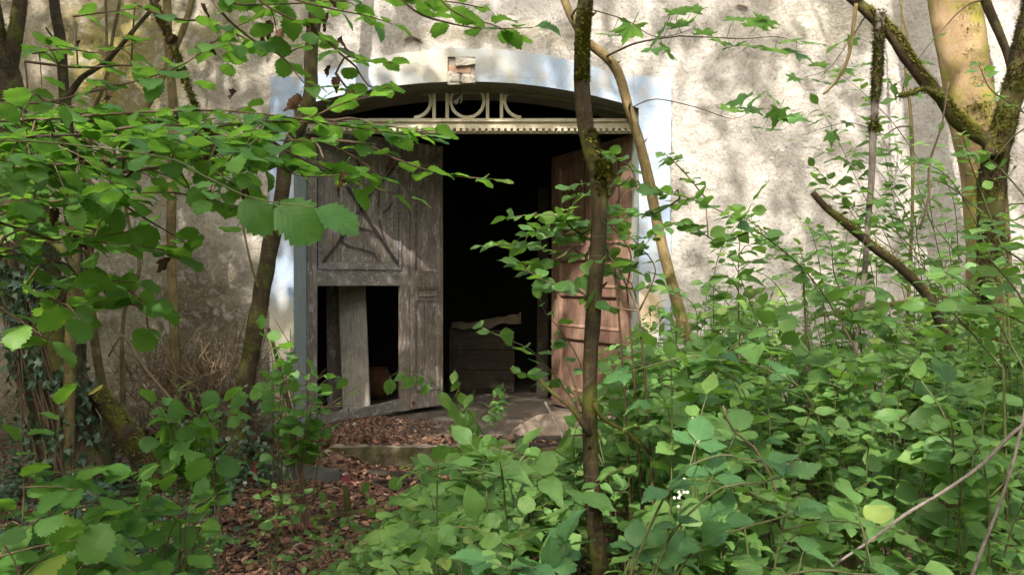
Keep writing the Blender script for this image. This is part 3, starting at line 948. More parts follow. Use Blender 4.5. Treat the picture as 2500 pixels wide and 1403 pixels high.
gm = bpy.data.objects.new('graffiti', me); COL.objects.link(gm); me.materials.append(M['spray']); gm.parent = left
off = left.location + bld.location; gm.location = -off
# right leaf
RF = Leaf(JR - .012, 7.60, -math.cos(R(64)), math.sin(R(64)))
mr = RF.M(); RW = 1.62; RT = 3.12
r_ = MB()
r_.box((0, -T, Z0), (.20, 0, RT), mr)
r_.box((RW - .20, -T, Z0), (RW, 0, RT), mr)
rails = ((Z0, .45), (1.02, 1.16), (1.50, 1.60), (1.90, 2.06), (2.98, RT))
for a, b_ in rails: r_.box((.20, -T, a), (RW - .20, -.001, b_), mr)
r_.box((RW / 2 - .05, -T, 2.06), (RW / 2 + .05, -.002, 2.98), mr)
r_.box((RW / 2 - .05, -T, .45), (RW / 2 + .05, -.002, 1.02), mr)
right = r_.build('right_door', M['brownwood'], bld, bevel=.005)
for (a, b_, z0, z1) in ((.20, RW / 2 - .05, 2.06, 2.98), (RW / 2 + .05, RW - .2, 2.06, 2.98), (.2, RW - .2, 1.60, 1.90), (.2, RW - .2, 1.16, 1.50),
                        (.20, RW / 2 - .05, .45, 1.02), (RW / 2 + .05, RW - .2, .45, 1.02)):
    q = MB(); q.box((a + .03, -.035, z0 + .03), (b_ - .03, -.016, z1 - .03), mr)
    frame(q, a, b_, z0, z1, .035, .008, -.022, mr)
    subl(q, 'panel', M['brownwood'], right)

# ------------------------------------------------------------------ ground
def ground_z(x, y):
    return 0.035 * nz(x * .9, y * .9) + 0.012 * nz(x * 4, y * 4, 2) + (0.10 * max(0, min(1, (-x - 1.9) / 1.5)) if y > 4 else 0) + (0.17 * max(0, min(1, (y - 6.4) / .4)) * max(0, min(1, (-1.25 - x) / .35)))
gm_ = MB()
xs = [-120, -60, -25, -14, -9] + list(np.arange(-6.5, 6.51, .09)) + [9, 14, 25, 60, 120]
ys = [-120, -60, -25, -12, -6, -2, 0, 1.5] + list(np.arange(2.6, 7.4, .08)) + [14, 40, 120]
for y in ys:
    for x in xs: gm_.v.append((x, y, ground_z(x, y) if -7 < x < 7 and 0 < y < 7.4 else -0.02))
nx_ = len(xs)
for j in range(len(ys) - 1):
    for i in range(nx_ - 1):
        a = j * nx_ + i
        gm_.f.append((a, a + 1, a + nx_ + 1, a + nx_))
def soil_mat():
    m, nt, p = newmat('forest_soil'); k = NT(nt)
    P = k.pos()
    v = k.n('ShaderNodeTexVoronoi', feature='F1'); v.inputs['Scale'].default_value = 30; k.l(P, v.inputs['Vector'])
    n1 = k.noise(P, 3, 7, 0.7, .5)
    c = k.ramp(v.outputs['Color'], [(0.0, (0.07, 0.04, 0.025)), (0.5, (0.14, 0.08, 0.05)), (1.0, (0.22, 0.14, 0.09))])
    c = k.mix(k.ramp(n1, [(0.4, 0.6), (0.6, 0.0)]), c, (0.055, 0.035, 0.022))
    k.l(c, p.inputs['Base Color']); p.inputs['Roughness'].default_value = .95
    b = k.bump(v.outputs['Distance'], .8, .02); b = k.bump(k.noise(P, 50, 6, .7), .8, .01, b)
    k.l(b, p.inputs['Normal'])
    return m
tag(gm_.build('ground', soil_mat(), smooth=True), kind='structure')
sl = MB()
def slabtop(u, v):
    x = lerp(-1.62, 1.6, u); y = lerp(6.82, 7.3, v)
    if v == 0: y += .06 * nz(x * 3, 3) + .04 * nz(x * 11, 5)
    return (x, y, STEP + .01 * nz(x * 3, y * 3) - (.02 if v == 0 else 0))
sl.grid(slabtop, 60, 8)
sl.grid(lambda u, v: (lambda p: (p[0], p[1] - .015 * (1 - v) + .02 * nz(p[0] * 6, v * 2), lerp(-.1, p[2], v)))(slabtop(u, 0)), 60, 5)
sl.add([(-1.62, 6.82, -.1), (-1.62, 7.3, -.1), (-1.62, 7.3, STEP), (-1.62, 6.82, STEP - .02)], [(0, 1, 2, 3)])
def mossy_concrete():
    m, nt, p = newmat('mossy_concrete'); k = NT(nt)
    P = k.pos()
    c = k.mix(k.noise(P, 6, 7, .7), (0.09, 0.068, 0.045), (0.20, 0.16, 0.12))
    g = k.n('ShaderNodeNewGeometry'); s = k.n('ShaderNodeSeparateXYZ'); k.l(g.outputs['Normal'], s.inputs[0])
    f = k.math('MULTIPLY', k.ramp(s.outputs[2], [(0.3, 1.0), (0.8, 0.0)]), k.ramp(k.noise(P, 7, 6, .7), [(0.35, 0.2), (0.55, 1.0)]))
    c = k.mix(f, c, (0.050, 0.048, 0.012))
    k.l(c, p.inputs['Base Color']); p.inputs['Roughness'].default_value = .95
    k.l(k.bump(k.noise(P, 40, 6, .7), .8, .01), p.inputs['Normal'])
    return m
tag(sl.build('doorstep', mossy_concrete(), smooth=False), kind='structure')

# ------------------------------------------------------------------ things in and around the gateway
def thing_mesh(mb, name, mat, label, cat, group=None, **kw):
    return tag(mb.build(name, mat, None, **kw), label, cat, group)
def on(y_px, x_px, base=0.0):
    """ground point under a photo pixel"""
    Y = (EYE - base) * F / (y_px - HZ)
    return Vector(((x_px - 1250) / F * Y, Y, base))

def board(px_a, px_b, Y, z0, z1, lean, th=.02):
    xa, xb = (px_a - 1250) / F * Y, (px_b - 1250) / F * Y
    mb = MB()
    def fn(v):
        t = (v.z - z0) / (z1 - z0)
        return Vector((v.x + lean * t, v.y + .12 * t, v.z))
    nseg = 1
    mb.box((xa, Y, z0), (xb, Y + th, z1), fn, jit=.004)
    return mb
thing_mesh(board(838, 905, 8.35, STEP + .0, 1.75, -.09, .03), 'loose_plank', M['plank'], 'wide pale plank leaning inside the hatch of the grey door', 'plank', bevel=.004)
thing_mesh(board(800, 836, 8.55, STEP, 1.75, -.05, .03), 'loose_plank', M['greywood'], 'narrow darker plank leaning behind the wide pale one in the hatch', 'plank', bevel=.004)
# cupboard with crumpled sheet
ct = empty('wooden_chest', (-.4, 10, STEP), 'dark wooden chest deep in the shadow of the gateway', 'chest')
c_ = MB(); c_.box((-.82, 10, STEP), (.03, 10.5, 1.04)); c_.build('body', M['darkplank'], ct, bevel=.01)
for i in range(3):
    c_ = MB(); z = STEP + .05 + i * .26; c_.box((-.78, 9.985, z), (-.01, 9.999, z + .235)); c_.build('drawer', M['darkplank'], ct, bevel=.006)
s_ = MB()
s_.grid(lambda u, v: (lerp(-.80, .12, u), lerp(9.95, 10.45, v), 1.06 + .20 * max(0, u - .25) * (.6 + nz(u * 3, v * 3)) + .03 * nz(u * 8, v * 8) + (.05 if v > .3 else 0)), 30, 16)
thing_mesh(s_, 'crumpled_sheet', M['sheet'], 'dusty crumpled sheet lying on top of the dark chest', 'sheet', smooth=True, solid=.006)
# round basket / pot seen through the hatch
def lathe(prof, c, n=24):
    mb = MB(); mb.grid(lambda u, v: (lambda q: (c[0] + q[0] * math.cos(2 * PI * u), c[1] + q[0] * math.sin(2 * PI * u), c[2] + q[1]))(prof[round(v * (len(prof) - 1))]), n, len(prof) - 1); return mb
thing_mesh(lathe([(.0, 0), (.10, 0), (.15, .12), (.16, .24), (.13, .33), (.10, .36), (.11, .38)], ((925 - 1250) / F * 9.6, 9.6, STEP), 24), 'clay_pot', M['clay'], 'round clay pot standing in the dark behind the door hatch', 'pot', smooth=True)
thing_mesh(board(1310, 1338, 9.6, STEP, 2.85, .02, .05), 'leaning_post', M['darkplank'], 'thin dark post standing in the gateway beside the brown door', 'post', bevel=.004)
# socket hanging on a wire in the middle ring
ht = empty('hanging_socket', (tx(1127), TY - .02, tz(205)), 'small broken lamp socket dangling on a wire in the round fanlight', 'lamp socket')
w_ = MB(); a = Vector((tx(1122), TY - .02, arch(tx(1122)) - .005)); b_ = Vector((tx(1124), TY - .02, tz(236)))
w_.tube([a, a.lerp(b_, .5) + Vector((.004, 0, 0)), b_], .0025, 6); w_.build('wire', M['black'], ht)
w_ = MB(); d_ = Vector((-.055, 0, -.075)); w_.tube([b_ + Vector((.02, 0, .01)), b_ + d_ * .3, b_ + d_ * .55, b_ + d_ * .8, b_ + d_], [.011, .013, .02, .026, .018], 10); w_.build('socket', simple_mat('grey_bakelite', (.18, .18, .19), (.26, .26, .27)), ht, smooth=True)
w_ = MB(); w_.tube([b_ + Vector((.015, 0, 0)), b_ + Vector((.012, 0, -.05)), b_ + Vector((-.004, 0, -.07))], .004, 6); w_.build('clip', M['cream'], ht)

# ribbed sacking heap on the threshold
def heap(cx, cy, rx, ry, h, seed, base=STEP):
    mb = MB()
    def fn(u, v):
        a = 2 * PI * u; rr = v
        x = cx + rx * rr * math.cos(a) * (1 + .15 * nz(math.cos(a) * 2, math.sin(a) * 2, seed))
        y = cy + ry * rr * math.sin(a)
        z = base + h * (1 - rr ** 2.3) * (1 + .35 * nz(x * 5, y * 5, seed)) + .030 * nz(x * 9, y * 9, seed + 4) + .014 * math.sin((x * .5 + y * .8 + .1 * nz(x * 6, y * 6)) * 190) * (1 - rr ** 6)
        return (x, y, z)
    mb.grid(fn, 340, 90)
    return mb
thing_mesh(heap(.48, 7.35, .50, .30, .19, 3), 'sacking_heap', M['sack'], 'pale ribbed sacking heaped on the threshold below the brown door', 'sacking', smooth=True)
thing_mesh(heap(.95, 7.0, .42, .25, .22, 9), 'sacking_heap', M['sack'], 'lower heap of ribbed sacking half hidden by leaves at the right jamb', 'sacking', smooth=True)
for i, (a, b_, yy, zz) in enumerate((((.02), .62, 6.86, STEP + .02), ((.10), .70, 6.80, STEP - .02))):
    q = MB(); q.box((a, yy, zz), (b_, yy + .09, zz + .035), lambda v: Vector((v.x, v.y + (v.x) * .06, v.z)), jit=.004)
    thing_mesh(q, 'old_board', M['darkplank'], ['brown board lying along the step edge in front of the sacking', 'brown board fallen against the step below the other board'][i], 'board', bevel=.004)
# grey board lying against the bank on the left, its red end post
q = MB(); p0, p1 = on(1178, 632), on(1185, 828)
q.add([p0 + Vector((0, .02, 0)), p1 + Vector((0, .0, 0)), p1 + Vector((-.02, .10, .11)), p0 + Vector((.02, .12, .14)), p0 + Vector((0, .05, 0)), p1 + Vector((0, .03, 0)), p1 + Vector((-.02, .13, .11)), p0 + Vector((.02, .15, .14))],
      [(0, 1, 2, 3), (4, 7, 6, 5), (3, 2, 6, 7), (1, 5, 6, 2), (0, 3, 7, 4)])
thing_mesh(q, 'grey_board', M['slate'], 'flat grey board lying on the litter left of the step', 'board', bevel=.003)
q = MB(); p = on(1200, 612); q.box((-.022, -.01, 0), (.022, .01, .24), lambda v: p + Vector((v.x + v.z * .18, v.y, v.z)), jit=.002)  # narrow upright red slat
thing_mesh(q, 'red_slat', M['red'], 'short bright red slat standing at the end of the grey board', 'slat', bevel=.003)
def rag(px, py, w, d, h, seed, mat, name, label, cat):
    c = on(py, px); mb = MB()
    mb.grid(lambda u, v: (c.x + (u - .5) * w * (1 + .3 * nz(v * 3, seed)), c.y + (v - .5) * d, ground_z(c.x, c.y) + .01 + h * (1 - abs(2 * u - 1) ** 2) * (1 - abs(2 * v - 1) ** 2) * (1 + .9 * nz(u * 5, v * 5, seed)) + .012 * nz(u * 12, v * 12, seed)), 24, 18)
    return thing_mesh(mb, name, mat, label, cat, smooth=True, solid=.004)
rag(845, 1180, .15, .11, .05, 2, M['red'], 'red_plastic_scrap', 'crumpled dark red plastic scrap on the brown litter', 'scrap')
rag(870, 1260, .20, .08, .03, 5, M['pink'], 'muddy_cloth', 'small muddy pink cloth scrap lower than the red plastic', 'cloth')
rag(705, 1292, .42, .10, .03, 6, M['pink'], 'muddy_cloth', 'long muddy pink cloth strip near the left shrubs', 'cloth')
rag(790, 1285, .22, .07, .02, 8, M['black'], 'dark_scrap', 'dark flat scrap beside the long pink strip', 'scrap')
q = MB(); c = on(1262, 1016); q.grid(lambda u, v: (c.x + .014 * math.sin(PI * v) * math.cos(2 * PI * u), c.y + .014 * math.sin(PI * v) * math.sin(2 * PI * u), .035 + .012 * math.cos(PI * v)), 12, 8)  # little red cap lying on the litter
thing_mesh(q, 'red_cap', simple_mat('bright_red', (.5, .02, .01), (.6, .04, .02), 8, .4), 'tiny bright red cap on the litter at the edge of the thicket', 'cap', smooth=True)
for i, (px, py, l_, w, rot, lab) in enumerate(((955, 1165, .42, .07, -.35, 'black decayed board lying across the litter below the step'), (1000, 1182, .30, .05, -.1, 'short dark board end close to the leafy thicket'), (930, 1185, .16, .05, .1, 'small dark wood chunk between the boards and the red scrap'))):
    c = on(py, px); q = MB(); q.box((-l_ / 2, -w / 2, 0), (l_ / 2, w / 2, .03), lambda v: c + Vector((v.x * math.cos(rot) - v.y * math.sin(rot), v.x * math.sin(rot) + v.y * math.cos(rot), v.z + .02)), jit=.006)
    thing_mesh(q, 'rotten_board', M['darkplank'], lab, 'board', bevel=.004)
# pale weathered wood splinter near the thicket
c = on(1215, 1065); q = MB()
for i in range(7):
    a = R(-20 + i * 4); q.tube([c + Vector((0, i * .012, .015)), c + Vector((.12, i * .014, .04 + .01 * i)), c + Vector((.26, i * .02 - .02, .03))], [.004, .012, .003], 6)
thing_mesh(q, 'splintered_wood', M['plank'], 'pale splintered piece of wood half under the thicket', 'wood')
# moss-grown log lying across the bottom left of the litter
q = MB(); pts, rr = smooth_path([on(1300, 620), on(1278, 760) + UP * .02, on(1255, 905) + UP * .03], [.03, .028, .02]); q.tube(pts, rr, 9, nzamp=.25)
thing_mesh(q, 'fallen_branch', M['bark_moss'], 'thin mossy branch lying across the brown litter', 'branch', smooth=True)
# upright mossy stake under the red scrap
q = MB(); p = on(1262, 848); pts, rr = smooth_path([p, p + Vector((.0, 0, .11)), p + Vector((-.01, 0, .22))], [.03, .024, .02]); q.tube(pts, rr, 8, nzamp=.3)
thing_mesh(q, 'rotten_stake', M['bark_moss'], 'short rotten stake standing in the litter under the red scrap', 'stake', smooth=True)
# plaster rubble
rub = MB()
rub_spots = [(838, 1012, .05), (842, 1040, .035), (838, 1062, .03), (918, 1052, .04), (975, 1035, .03), (870, 1045, .05), (828, 1140, .035), (842, 1165, .03), (800, 1060, .03)]
for i, (px, py, s) in enumerate(rub_spots):
    base = STEP if py < 1075 else 0
    c = on(py, px, base); q = MB()
    def fn(u, v):
        a, b_ = 2 * PI * u, PI * v
        d = Vector((math.sin(b_) * math.cos(a), math.sin(b_) * math.sin(a), math.cos(b_) * .7))
        return c + d * s * (1 + .6 * nz(d.x * 2 + i, d.y * 2, d.z * 2)) + UP * s * .4
    q.grid(fn, 9, 6)
    thing_mesh(q, 'plaster_lump', M['rubble'], 'whitish lump of fallen plaster among the litter near the grey door', 'rubble', 'plaster lumps fallen by the grey door')

# ------------------------------------------------------------------ leaf litter (stuff)
def litter(n, region, seed, zf, size=(.015, .068)):
    r = np.random.default_rng(seed)
    V, lv = [], []
    F_, cnt = [], 0
    while cnt < n:
        x, y = region(r)
        s = r.uniform(*size); a = r.uniform(0, 2 * PI)
        N = Vector((r.normal(0, .35), r.normal(0, .35), 1)).normalized()
        D = Vector((math.cos(a), math.sin(a), 0)); D = (D - N * D.dot(N)).normalized(); X = D.cross(N)
        c = Vector((x, y, zf(x, y) + r.uniform(.004, .03)))
        curl = r.uniform(-.5, .8); w = r.uniform(.5, .9)
        b = len(V)
        for (t, wd) in ((-.5, .12), (-.2, .42), (.2, .40), (.5, .04)):
            for k in (-1, 0, 1):
                V.append(tuple(c + D * (t * s) + X * (k * wd * w * s) + N * (curl * s * (.35 * abs(k) * wd + .5 * t * t) + r.normal(0, .002))))
        for i in range(3):
            for k in range(2):
                q = b + i * 3 + k; F_.append((q, q + 1, q + 4, q + 3))
        lv += [min(1, max(0, r.normal(.45, .24)))] * 12
        cnt += 1
    Fa = np.array(F_)
    return np.array(V), Fa.ravel(), np.arange(0, len(Fa) * 4, 4), np.array(lv)
def reg1(r):
    y = r.uniform(3.9, 7.1); return r.uniform(-3.6, 1.2), y
V, lo, st, lv = litter(21000, reg1, 5, lambda x, y: (STEP + .0) if (y > 6.84 and -1.6 < x < 1.6) else ground_z(x, y))
tag(np_mesh('leaf_litter', V, lo, st, M['dead'], None, None, lv, smooth=False), 'brown dead leaves scattered over the ground before the gate', 'leaf litter', kind='stuff')
V, lo, st, lv = litter(3600, lambda r: (min(r.normal(-1.5, .45), -.55), r.uniform(6.86, 7.9)), 8, lambda x, y: STEP + max(0, .05 * (1 - abs(x + 1.35) / .6)), (.010, .036))
ok = True
tag(np_mesh('threshold_litter', V, lo, st, M['dead'], None, None, lv, smooth=False), 'dead leaves and crumbs piled on the threshold at the foot of the grey door', 'leaf litter', kind='stuff')
tw = MB()
for i in range(170):
    x, y = random.uniform(-3.4, .8), random.uniform(4.1, 6.8); a = random.uniform(0, PI); l_ = random.uniform(.08, .4)
    p = Vector((x, y, ground_z(x, y) + .02)); d = Vector((math.cos(a), math.sin(a), random.uniform(-.02, .1)))
    tw.tube([p, p + d * l_ * .5 + rv(.01), p + d * l_], [.004, .003, .0015], 5)
tag(tw.build('ground_twigs', M['drytwig']), 'thin dry twigs lying all over the dead leaves', 'twigs', kind='stuff')

# ------------------------------------------------------------------ tree stems
def PX(lst, Y=None):
    """list of (px, py[, Y], width in px) -> points, radii"""
    P, Rr = [], []
    for q in lst:
        if len(q) == 4: px, py, y, w = q
        else: px, py, w = q; y = Y
        P.append(W(px, py, y)); Rr.append(w / 2 / F * y)
    return P, Rr
def stem_mesh(parts, name, mat, parent, sides=12, amp=.10, nzs=5.0, step=.05):
    mb = MB()
    for i, (P, Rr) in enumerate(parts):
        pts, rr = smooth_path(P, Rr, step)
        mb.tube(pts, rr, sides, nzamp=amp, nzs=nzs, seed=i * 3.1)
    return mb.build(name, mat, parent, smooth=True)
def knots(P, Rr, n, mb, s=1.0):
    pts, rr = smooth_path(P, Rr, .05)
    for _ in range(n):
        i = random.randrange(3, len(pts) - 3)
        d = rv(); d.z = abs(d.z) * .3; d.normalize()
        mb.tube([pts[i] + d * rr[i] * .7, pts[i] + d * (rr[i] + .012 * s), pts[i] + d * (rr[i] + .03 * s) + UP * .01], [.014 * s, .009 * s, .004 * s], 6)
def down(P, Rr, flare=1.3):
    """carry the first point down to the ground"""
    p = P[0]
    return [Vector((p.x, p.y, -.08)), p.lerp(Vector((p.x, p.y, 0)), .6)] + P, [Rr[0] * flare, Rr[0] * 1.05] + Rr

# central sapling
t = empty('sapling', Vector(((1462-1250)/F*3.0, 3.0, 0)).xy.to_3d(), 'dark slender sapling with a mossy knob standing in front of the gateway', 'tree')
P, Rr = PX([(1500, 1700, 46), (1462, 1372, 44), (1446, 1200, 40), (1440, 1050, 36), (1441, 900, 37), (1450, 740, 36), (1460, 600, 40), (1463, 480, 42), (1453, 400, 44), (1432, 320, 40), (1420, 200, 38), (1421, 100, 37), (1430, 0, 38), (1440, -160, 34), (1420, -420, 30), (1450, -800, 24)], 3.0)
P[0] = Vector((P[0].x, 3.0, -.05))
stem_mesh([(P, Rr)], 'trunk', M['bark_dark'], t, 16, .12)
kb_ = MB(); [(lambda q: (knots(P, Rr, 1, q, .7), q.build('knot', M['bark_dark'], t, smooth=True)))(MB()) for _ in range(22)]
kn = MB(); kp = W(1474, 412, 2.97); kn.grid(lambda u, v: kp + Vector((.024 * math.sin(PI * v) * math.cos(2 * PI * u), .024 * math.sin(PI * v) * math.sin(2 * PI * u), .042 * math.cos(PI * v))), 14, 10)
kn.build('burl', M['bark_moss'], t, smooth=True)
fuzz([kp - UP * .035, kp + UP * .03], [.024, .020], 1500, .014, parent=t)
fuzz(P[7:10], Rr[7:10], 900, .010, parent=t, side=Vector((1, -.3, 0)))
fuzz(P[10:13], Rr[10:13], 2200, .007, parent=t, side=Vector((.3, -1, 0)))
br_ = MB()
for a in ([(1440, 1060, 16), (1400, 1000, 11), (1340, 950, 9), (1318, 925, 6)], [(1452, 980, 14), (1470, 1020, 11), (1540, 1060, 9), (1590, 1110, 8)], [(1442, 1060, 6), (1400, 1062, 4), (1375, 1062, 3)], [(1420, 990, 6), (1400, 930, 5), (1385, 885, 5)]):
    P2, R2 = PX(a, 2.97); pts, rr = smooth_path(P2, R2, .04); br_.tube(pts, rr, 8, nzamp=.2)
br_.build('branch', M['bark_moss'], t, smooth=True)

# arching yellowish stem over the right jamb
t = empty('leaning_sapling', W(1760, 1240, 5.6).xy.to_3d(), 'bare yellow-brown stem arching from the top down across the blue surround', 'tree')
P, Rr = PX([(1790, 1240, 30), (1730, 1000, 29), (1668, 790, 28), (1640, 690, 27), (1612, 580, 27), (1588, 460, 26), (1562, 350, 25), (1535, 265, 24), (1508, 175, 24), (1470, 130, 24), (1432, 102, 22), (1405, 60, 20), (1378, 0, 20), (1330, -160, 18), (1290, -420, 14)], 5.6)
P[0].z = -.05
stem_mesh([(P, Rr)], 'trunk', M['bark_yel'], t, 12, .10)
[(lambda q: (knots(P, Rr, 1, q, .8), q.build('knot', M['bark_yel'], t, smooth=True)))(MB()) for _ in range(9)]

# left gate stem
t = empty('leaning_tree', W(585, 1150, 6.5).xy.to_3d(), 'leaning brown tree stem rising from the ivy left of the blue jamb', 'tree')
P, Rr = PX([(578, 1170, 52), (585, 1040, 42), (600, 930, 42), (622, 810, 42), (645, 680, 40), (660, 600, 40), (685, 500, 36), (700, 380, 34), (735, 300, 34), (758, 220, 34), (760, 120, 32), (772, 0, 32), (780, -200, 30), (800, -500, 24)], 6.5)
P[0].z = -.05
stem_mesh([(P, Rr)], 'trunk', M['bark_dark'], t, 14, .14)
# slim yellow stem
t = empty('slim_tree', W(425, 1150, 6.6).xy.to_3d(), 'straight slim yellow-brown stem before the wall left of the gate', 'tree')
P, Rr = PX([(434, 1160, 26), (428, 900, 24), (424, 760, 23), (418, 600, 22), (420, 420, 22), (424, 280, 22), (412, 130, 20), (408, 0, 20), (405, -250, 18), (400, -600, 14)], 6.6)
P[0].z = -.05
stem_mesh([(P, Rr)], 'trunk', M['bark_yel'], t, 12, .10)
# crossing stems
t = empty('forked_hazel', W(260, 1160, 6.3).xy.to_3d(), 'thin bent grey-brown stems forking up behind the hazel leaves', 'tree')
A = PX([(262, 1160, 22), (258, 1000, 20), (235, 860, 20), (222, 740, 20), (215, 640, 19), (235, 560, 17), (280, 440, 16), (345, 290, 15), (405, 170, 15), (455, 50, 15), (480, -60, 14), (520, -300, 12)], 6.3)
A[0][0].z = -.05
B = PX([(215, 640, 18), (212, 520, 16), (225, 300, 11), (262, 180, 9), (275, 90, 8), (292, 0, 8), (300, -160, 7)], 6.3)
C = PX([(300, 850, 10), (300, 790, 9), (330, 700, 9), (340, 640, 9), (318, 560, 8), (290, 420, 7), (262, 280, 7), (262, 160, 6), (258, 0, 6), (250, -160, 5)], 6.2)
C[0][0].z = .3
stem_mesh([A], 'trunk', M['bark_yel'], t, 10, .1)
stem_mesh([B, C], 'branch', M['bark_olive'], t, 8, .1)
# dark stem top left
t = empty('dark_stem_tree', W(160, 1190, 6.1).xy.to_3d(), 'dark upright stem with a short stub at the upper left', 'tree')
A = PX([(175, 1200, 40), (190, 900, 36), (185, 640, 34), (170, 480, 32), (165, 330, 28), (155, 200, 24), (148, 100, 24), (132, 0, 24), (120, -200, 22), (100, -500, 18)], 6.1)
A[0][0].z = -.05
B = PX([(152, 108, 8), (128, 90, 6), (112, 68, 4)], 6.1)
C = PX([(165, 240, 18), (200, 190, 14), (260, 150, 12), (330, 70, 10), (380, 10, 9), (420, -60, 8)], 6.1)
stem_mesh([A], 'trunk', M['bark_dark'], t, 12, .12)
stem_mesh([B, C], 'branch', M['bark_dark'], t, 8, .1)
# mossy hanging twig
t = empty('hanging_branch', W(375, 0, 4.2), 'thin dark branch furry with moss hanging into the picture at the top left', 'branch')
P, Rr = PX([(330, -200, 18), (372, -10, 17), (400, 60, 17), (430, 130, 16), (455, 200, 14), (478, 262, 11)], 4.2)
stem_mesh([(P, Rr)], 'limb', M['bark_dark'], t, 10, .2)
fuzz(P, Rr, 2200, .014, parent=t)
# big trunk at left edge, ivy-clad below
t = empty('old_ivy_tree', W(110, 1200, 5.6).xy.to_3d(), 'thick old trunk at the left edge, mossy above and clad in ivy below', 'tree')
A = PX([(185, 1230, 5.6, 190), (150, 1000, 5.6, 140), (105, 800, 5.6, 135), (60, 620, 5.6, 135), (20, 420, 5.6, 140), (-5, 230, 5.6, 110), (-35, 80, 5.6, 90), (-80, -100, 5.6, 80), (-150, -500, 5.6, 70)])
A[0][0].z = -.06
B = PX([(10, 260, 50), (25, 150, 36), (42, 60, 34), (50, -40, 32), (50, -300, 26)], 5.6)
stem_mesh([A], 'trunk', M['bark_old'], t, 26, .16, 4.0)
stem_mesh([B], 'branch', M['bark_old'], t, 12, .14)
fuzz(A[0][4:8], A[1][4:8], 3500, .014, parent=t, side=Vector((.6, -1, .2)))
fuzz(B[0], B[1], 1500, .012, parent=t)
il = LB()
def ivy_on(P, Rr, n, lo, hi, L=.045, dens=None):
    pts, rr = smooth_path(P, Rr, .05)
    k = 0
    while k < n:
        i = random.randrange(len(pts) - 1); p = pts[i]
        if not (lo < p.z < hi): continue
        d = Vector((random.gauss(0, 1), random.gauss(-.7, 1), 0)).normalized()
        if nz(p.x * 3 + d.x * 1.5, p.z * 3, 2) < -.12: continue
        b_ = p + d * (rr[i] * random.uniform(1.0, 1.25) + random.uniform(0, .04)) + UP * random.uniform(-.03, .03)
        il.leaf('ivy', b_, (UP * -.9 + rv(.5)).normalized(), (d + UP * .5 + rv(.25)).normalized(), L * random.uniform(.6, 1.2)); k += 1
ivy_on(A[0], A[1], 1100, .1, 1.95, .062)
iv = MB()
for i in range(14):
    x0 = random.uniform(85, 190); P2 = []
    for j in range(7):
        py = 1150 - j * 95 + random.uniform(-10, 10); f = j / 6
        c = A[0][0].lerp(A[0][3], f); a = -PI / 2 + (x0 - 130) / 90 + .15 * math.sin(j + i)
        rr_ = lerp(A[1][0], A[1][3], f) * 1.03
        P2.append(Vector((c.x + rr_ * math.cos(a), c.y + rr_ * math.sin(a), lerp(.05, 1.9, f))))
    pts, _ = smooth_path(P2, None, .06); iv.tube(pts, [.006] * len(pts), 5)
iv.build('ivy_stem', M['twig'], t)
il.build('ivy', M['ivy'], t)
# front straight stem at left
t = empty('slender_stem', W(168, 1250, 5.4).xy.to_3d(), 'straight slender olive stem standing before the ivy-clad trunk', 'tree')
P, Rr = PX([(164, 1262, 27), (168, 1080, 27), (170, 900, 26), (176, 760, 27), (182, 640, 26), (180, 540, 20), (172, 420, 15), (165, 300, 11)], 5.4)
P[0].z = -.05
stem_mesh([(P, Rr)], 'trunk', M['bark_olive'], t, 12, .09)
# sawn mossy log
t = empty('sawn_log', W(340, 1140, 5.9).xy.to_3d(), 'sawn mossy log leaning in the left undergrowth with a bright yellow cut end', 'log')
P, Rr = PX([(385, 1190, 5.9, 66), (340, 1105, 5.8, 56), (290, 1030, 5.7, 48), (232, 952, 5.6, 42)])
stem_mesh([(P, Rr)], 'log', M['bark_moss'], t, 14, .15)
q = MB(); d = (P[-1] - P[-2]).normalized(); q.tube([P[-1] + d * .001, P[-1] + d * .004], [Rr[-1] * .98, Rr[-1] * .9], 14)
q.build('cut_end', M['cut'], t)
fuzz(P, Rr, 2600, .016, parent=t, side=Vector((.2, -.3, 1)))

# big smooth trunk at right
t = empty('smooth_tree', W(2440, 1190, 6.2).xy.to_3d(), 'thick smooth tan tree trunk on the right with moss down one side', 'tree')
P, Rr = PX([(2450, 1190, 130), (2440, 950, 104), (2420, 760, 100), (2410, 560, 96), (2395, 400, 98), (2372, 260, 108), (2350, 130, 112), (2328, 0, 112), (2290, -250, 105), (2250, -600, 90)], 6.2)
P[0].z = -.06
stem_mesh([(P, Rr)], 'trunk', M['bark_smooth'], t, 26, .07, 2.5)
fuzz(P[4:9], Rr[4:9], 15000, .014, parent=t, side=Vector((1, -.45, 0)))
fuzz(P[0:6], Rr[0:6], 14000, .014, parent=t, side=Vector((.2, -1, 0)))
# forked mossy tree in front
t = empty('mossy_forked_tree', W(2440, 1330, 4.9).xy.to_3d(), 'dark mossy forked tree at the right with a long crooked bough', 'tree')
A = PX([(2470, 1330, 90), (2450, 1120, 66), (2432, 900, 62), (2425, 720, 62), (2420, 560, 62), (2422, 440, 62), (2440, 350, 56), (2462, 270, 50), (2485, 190, 52), (2500, 120, 54), (2525, 20, 52), (2560, -160, 48), (2620, -500, 40)], 4.9)
A[0][0].z = -.06
B = PX([(2425, 380, 50), (2412, 345, 36), (2370, 322, 34), (2330, 290, 33), (2300, 240, 30), (2255, 195, 30), (2215, 140, 32), (2180, 85, 30), (2130, 40, 28), (2085, 0, 26), (2020, -60, 24), (1930, -200, 20)], 4.8)
C = PX([(2300, 238, 18), (2260, 216, 11), (2230, 226, 9), (2195, 236, 6)], 4.75)
D = PX([(2500, 160, 14), (2475, 190, 13), (2455, 120, 18), (2430, 60, 20), (2405, 0, 22), (2380, -80, 20)], 5.3)
stem_mesh([A], 'trunk', M['bark_moss'], t, 22, .2, 6.0)
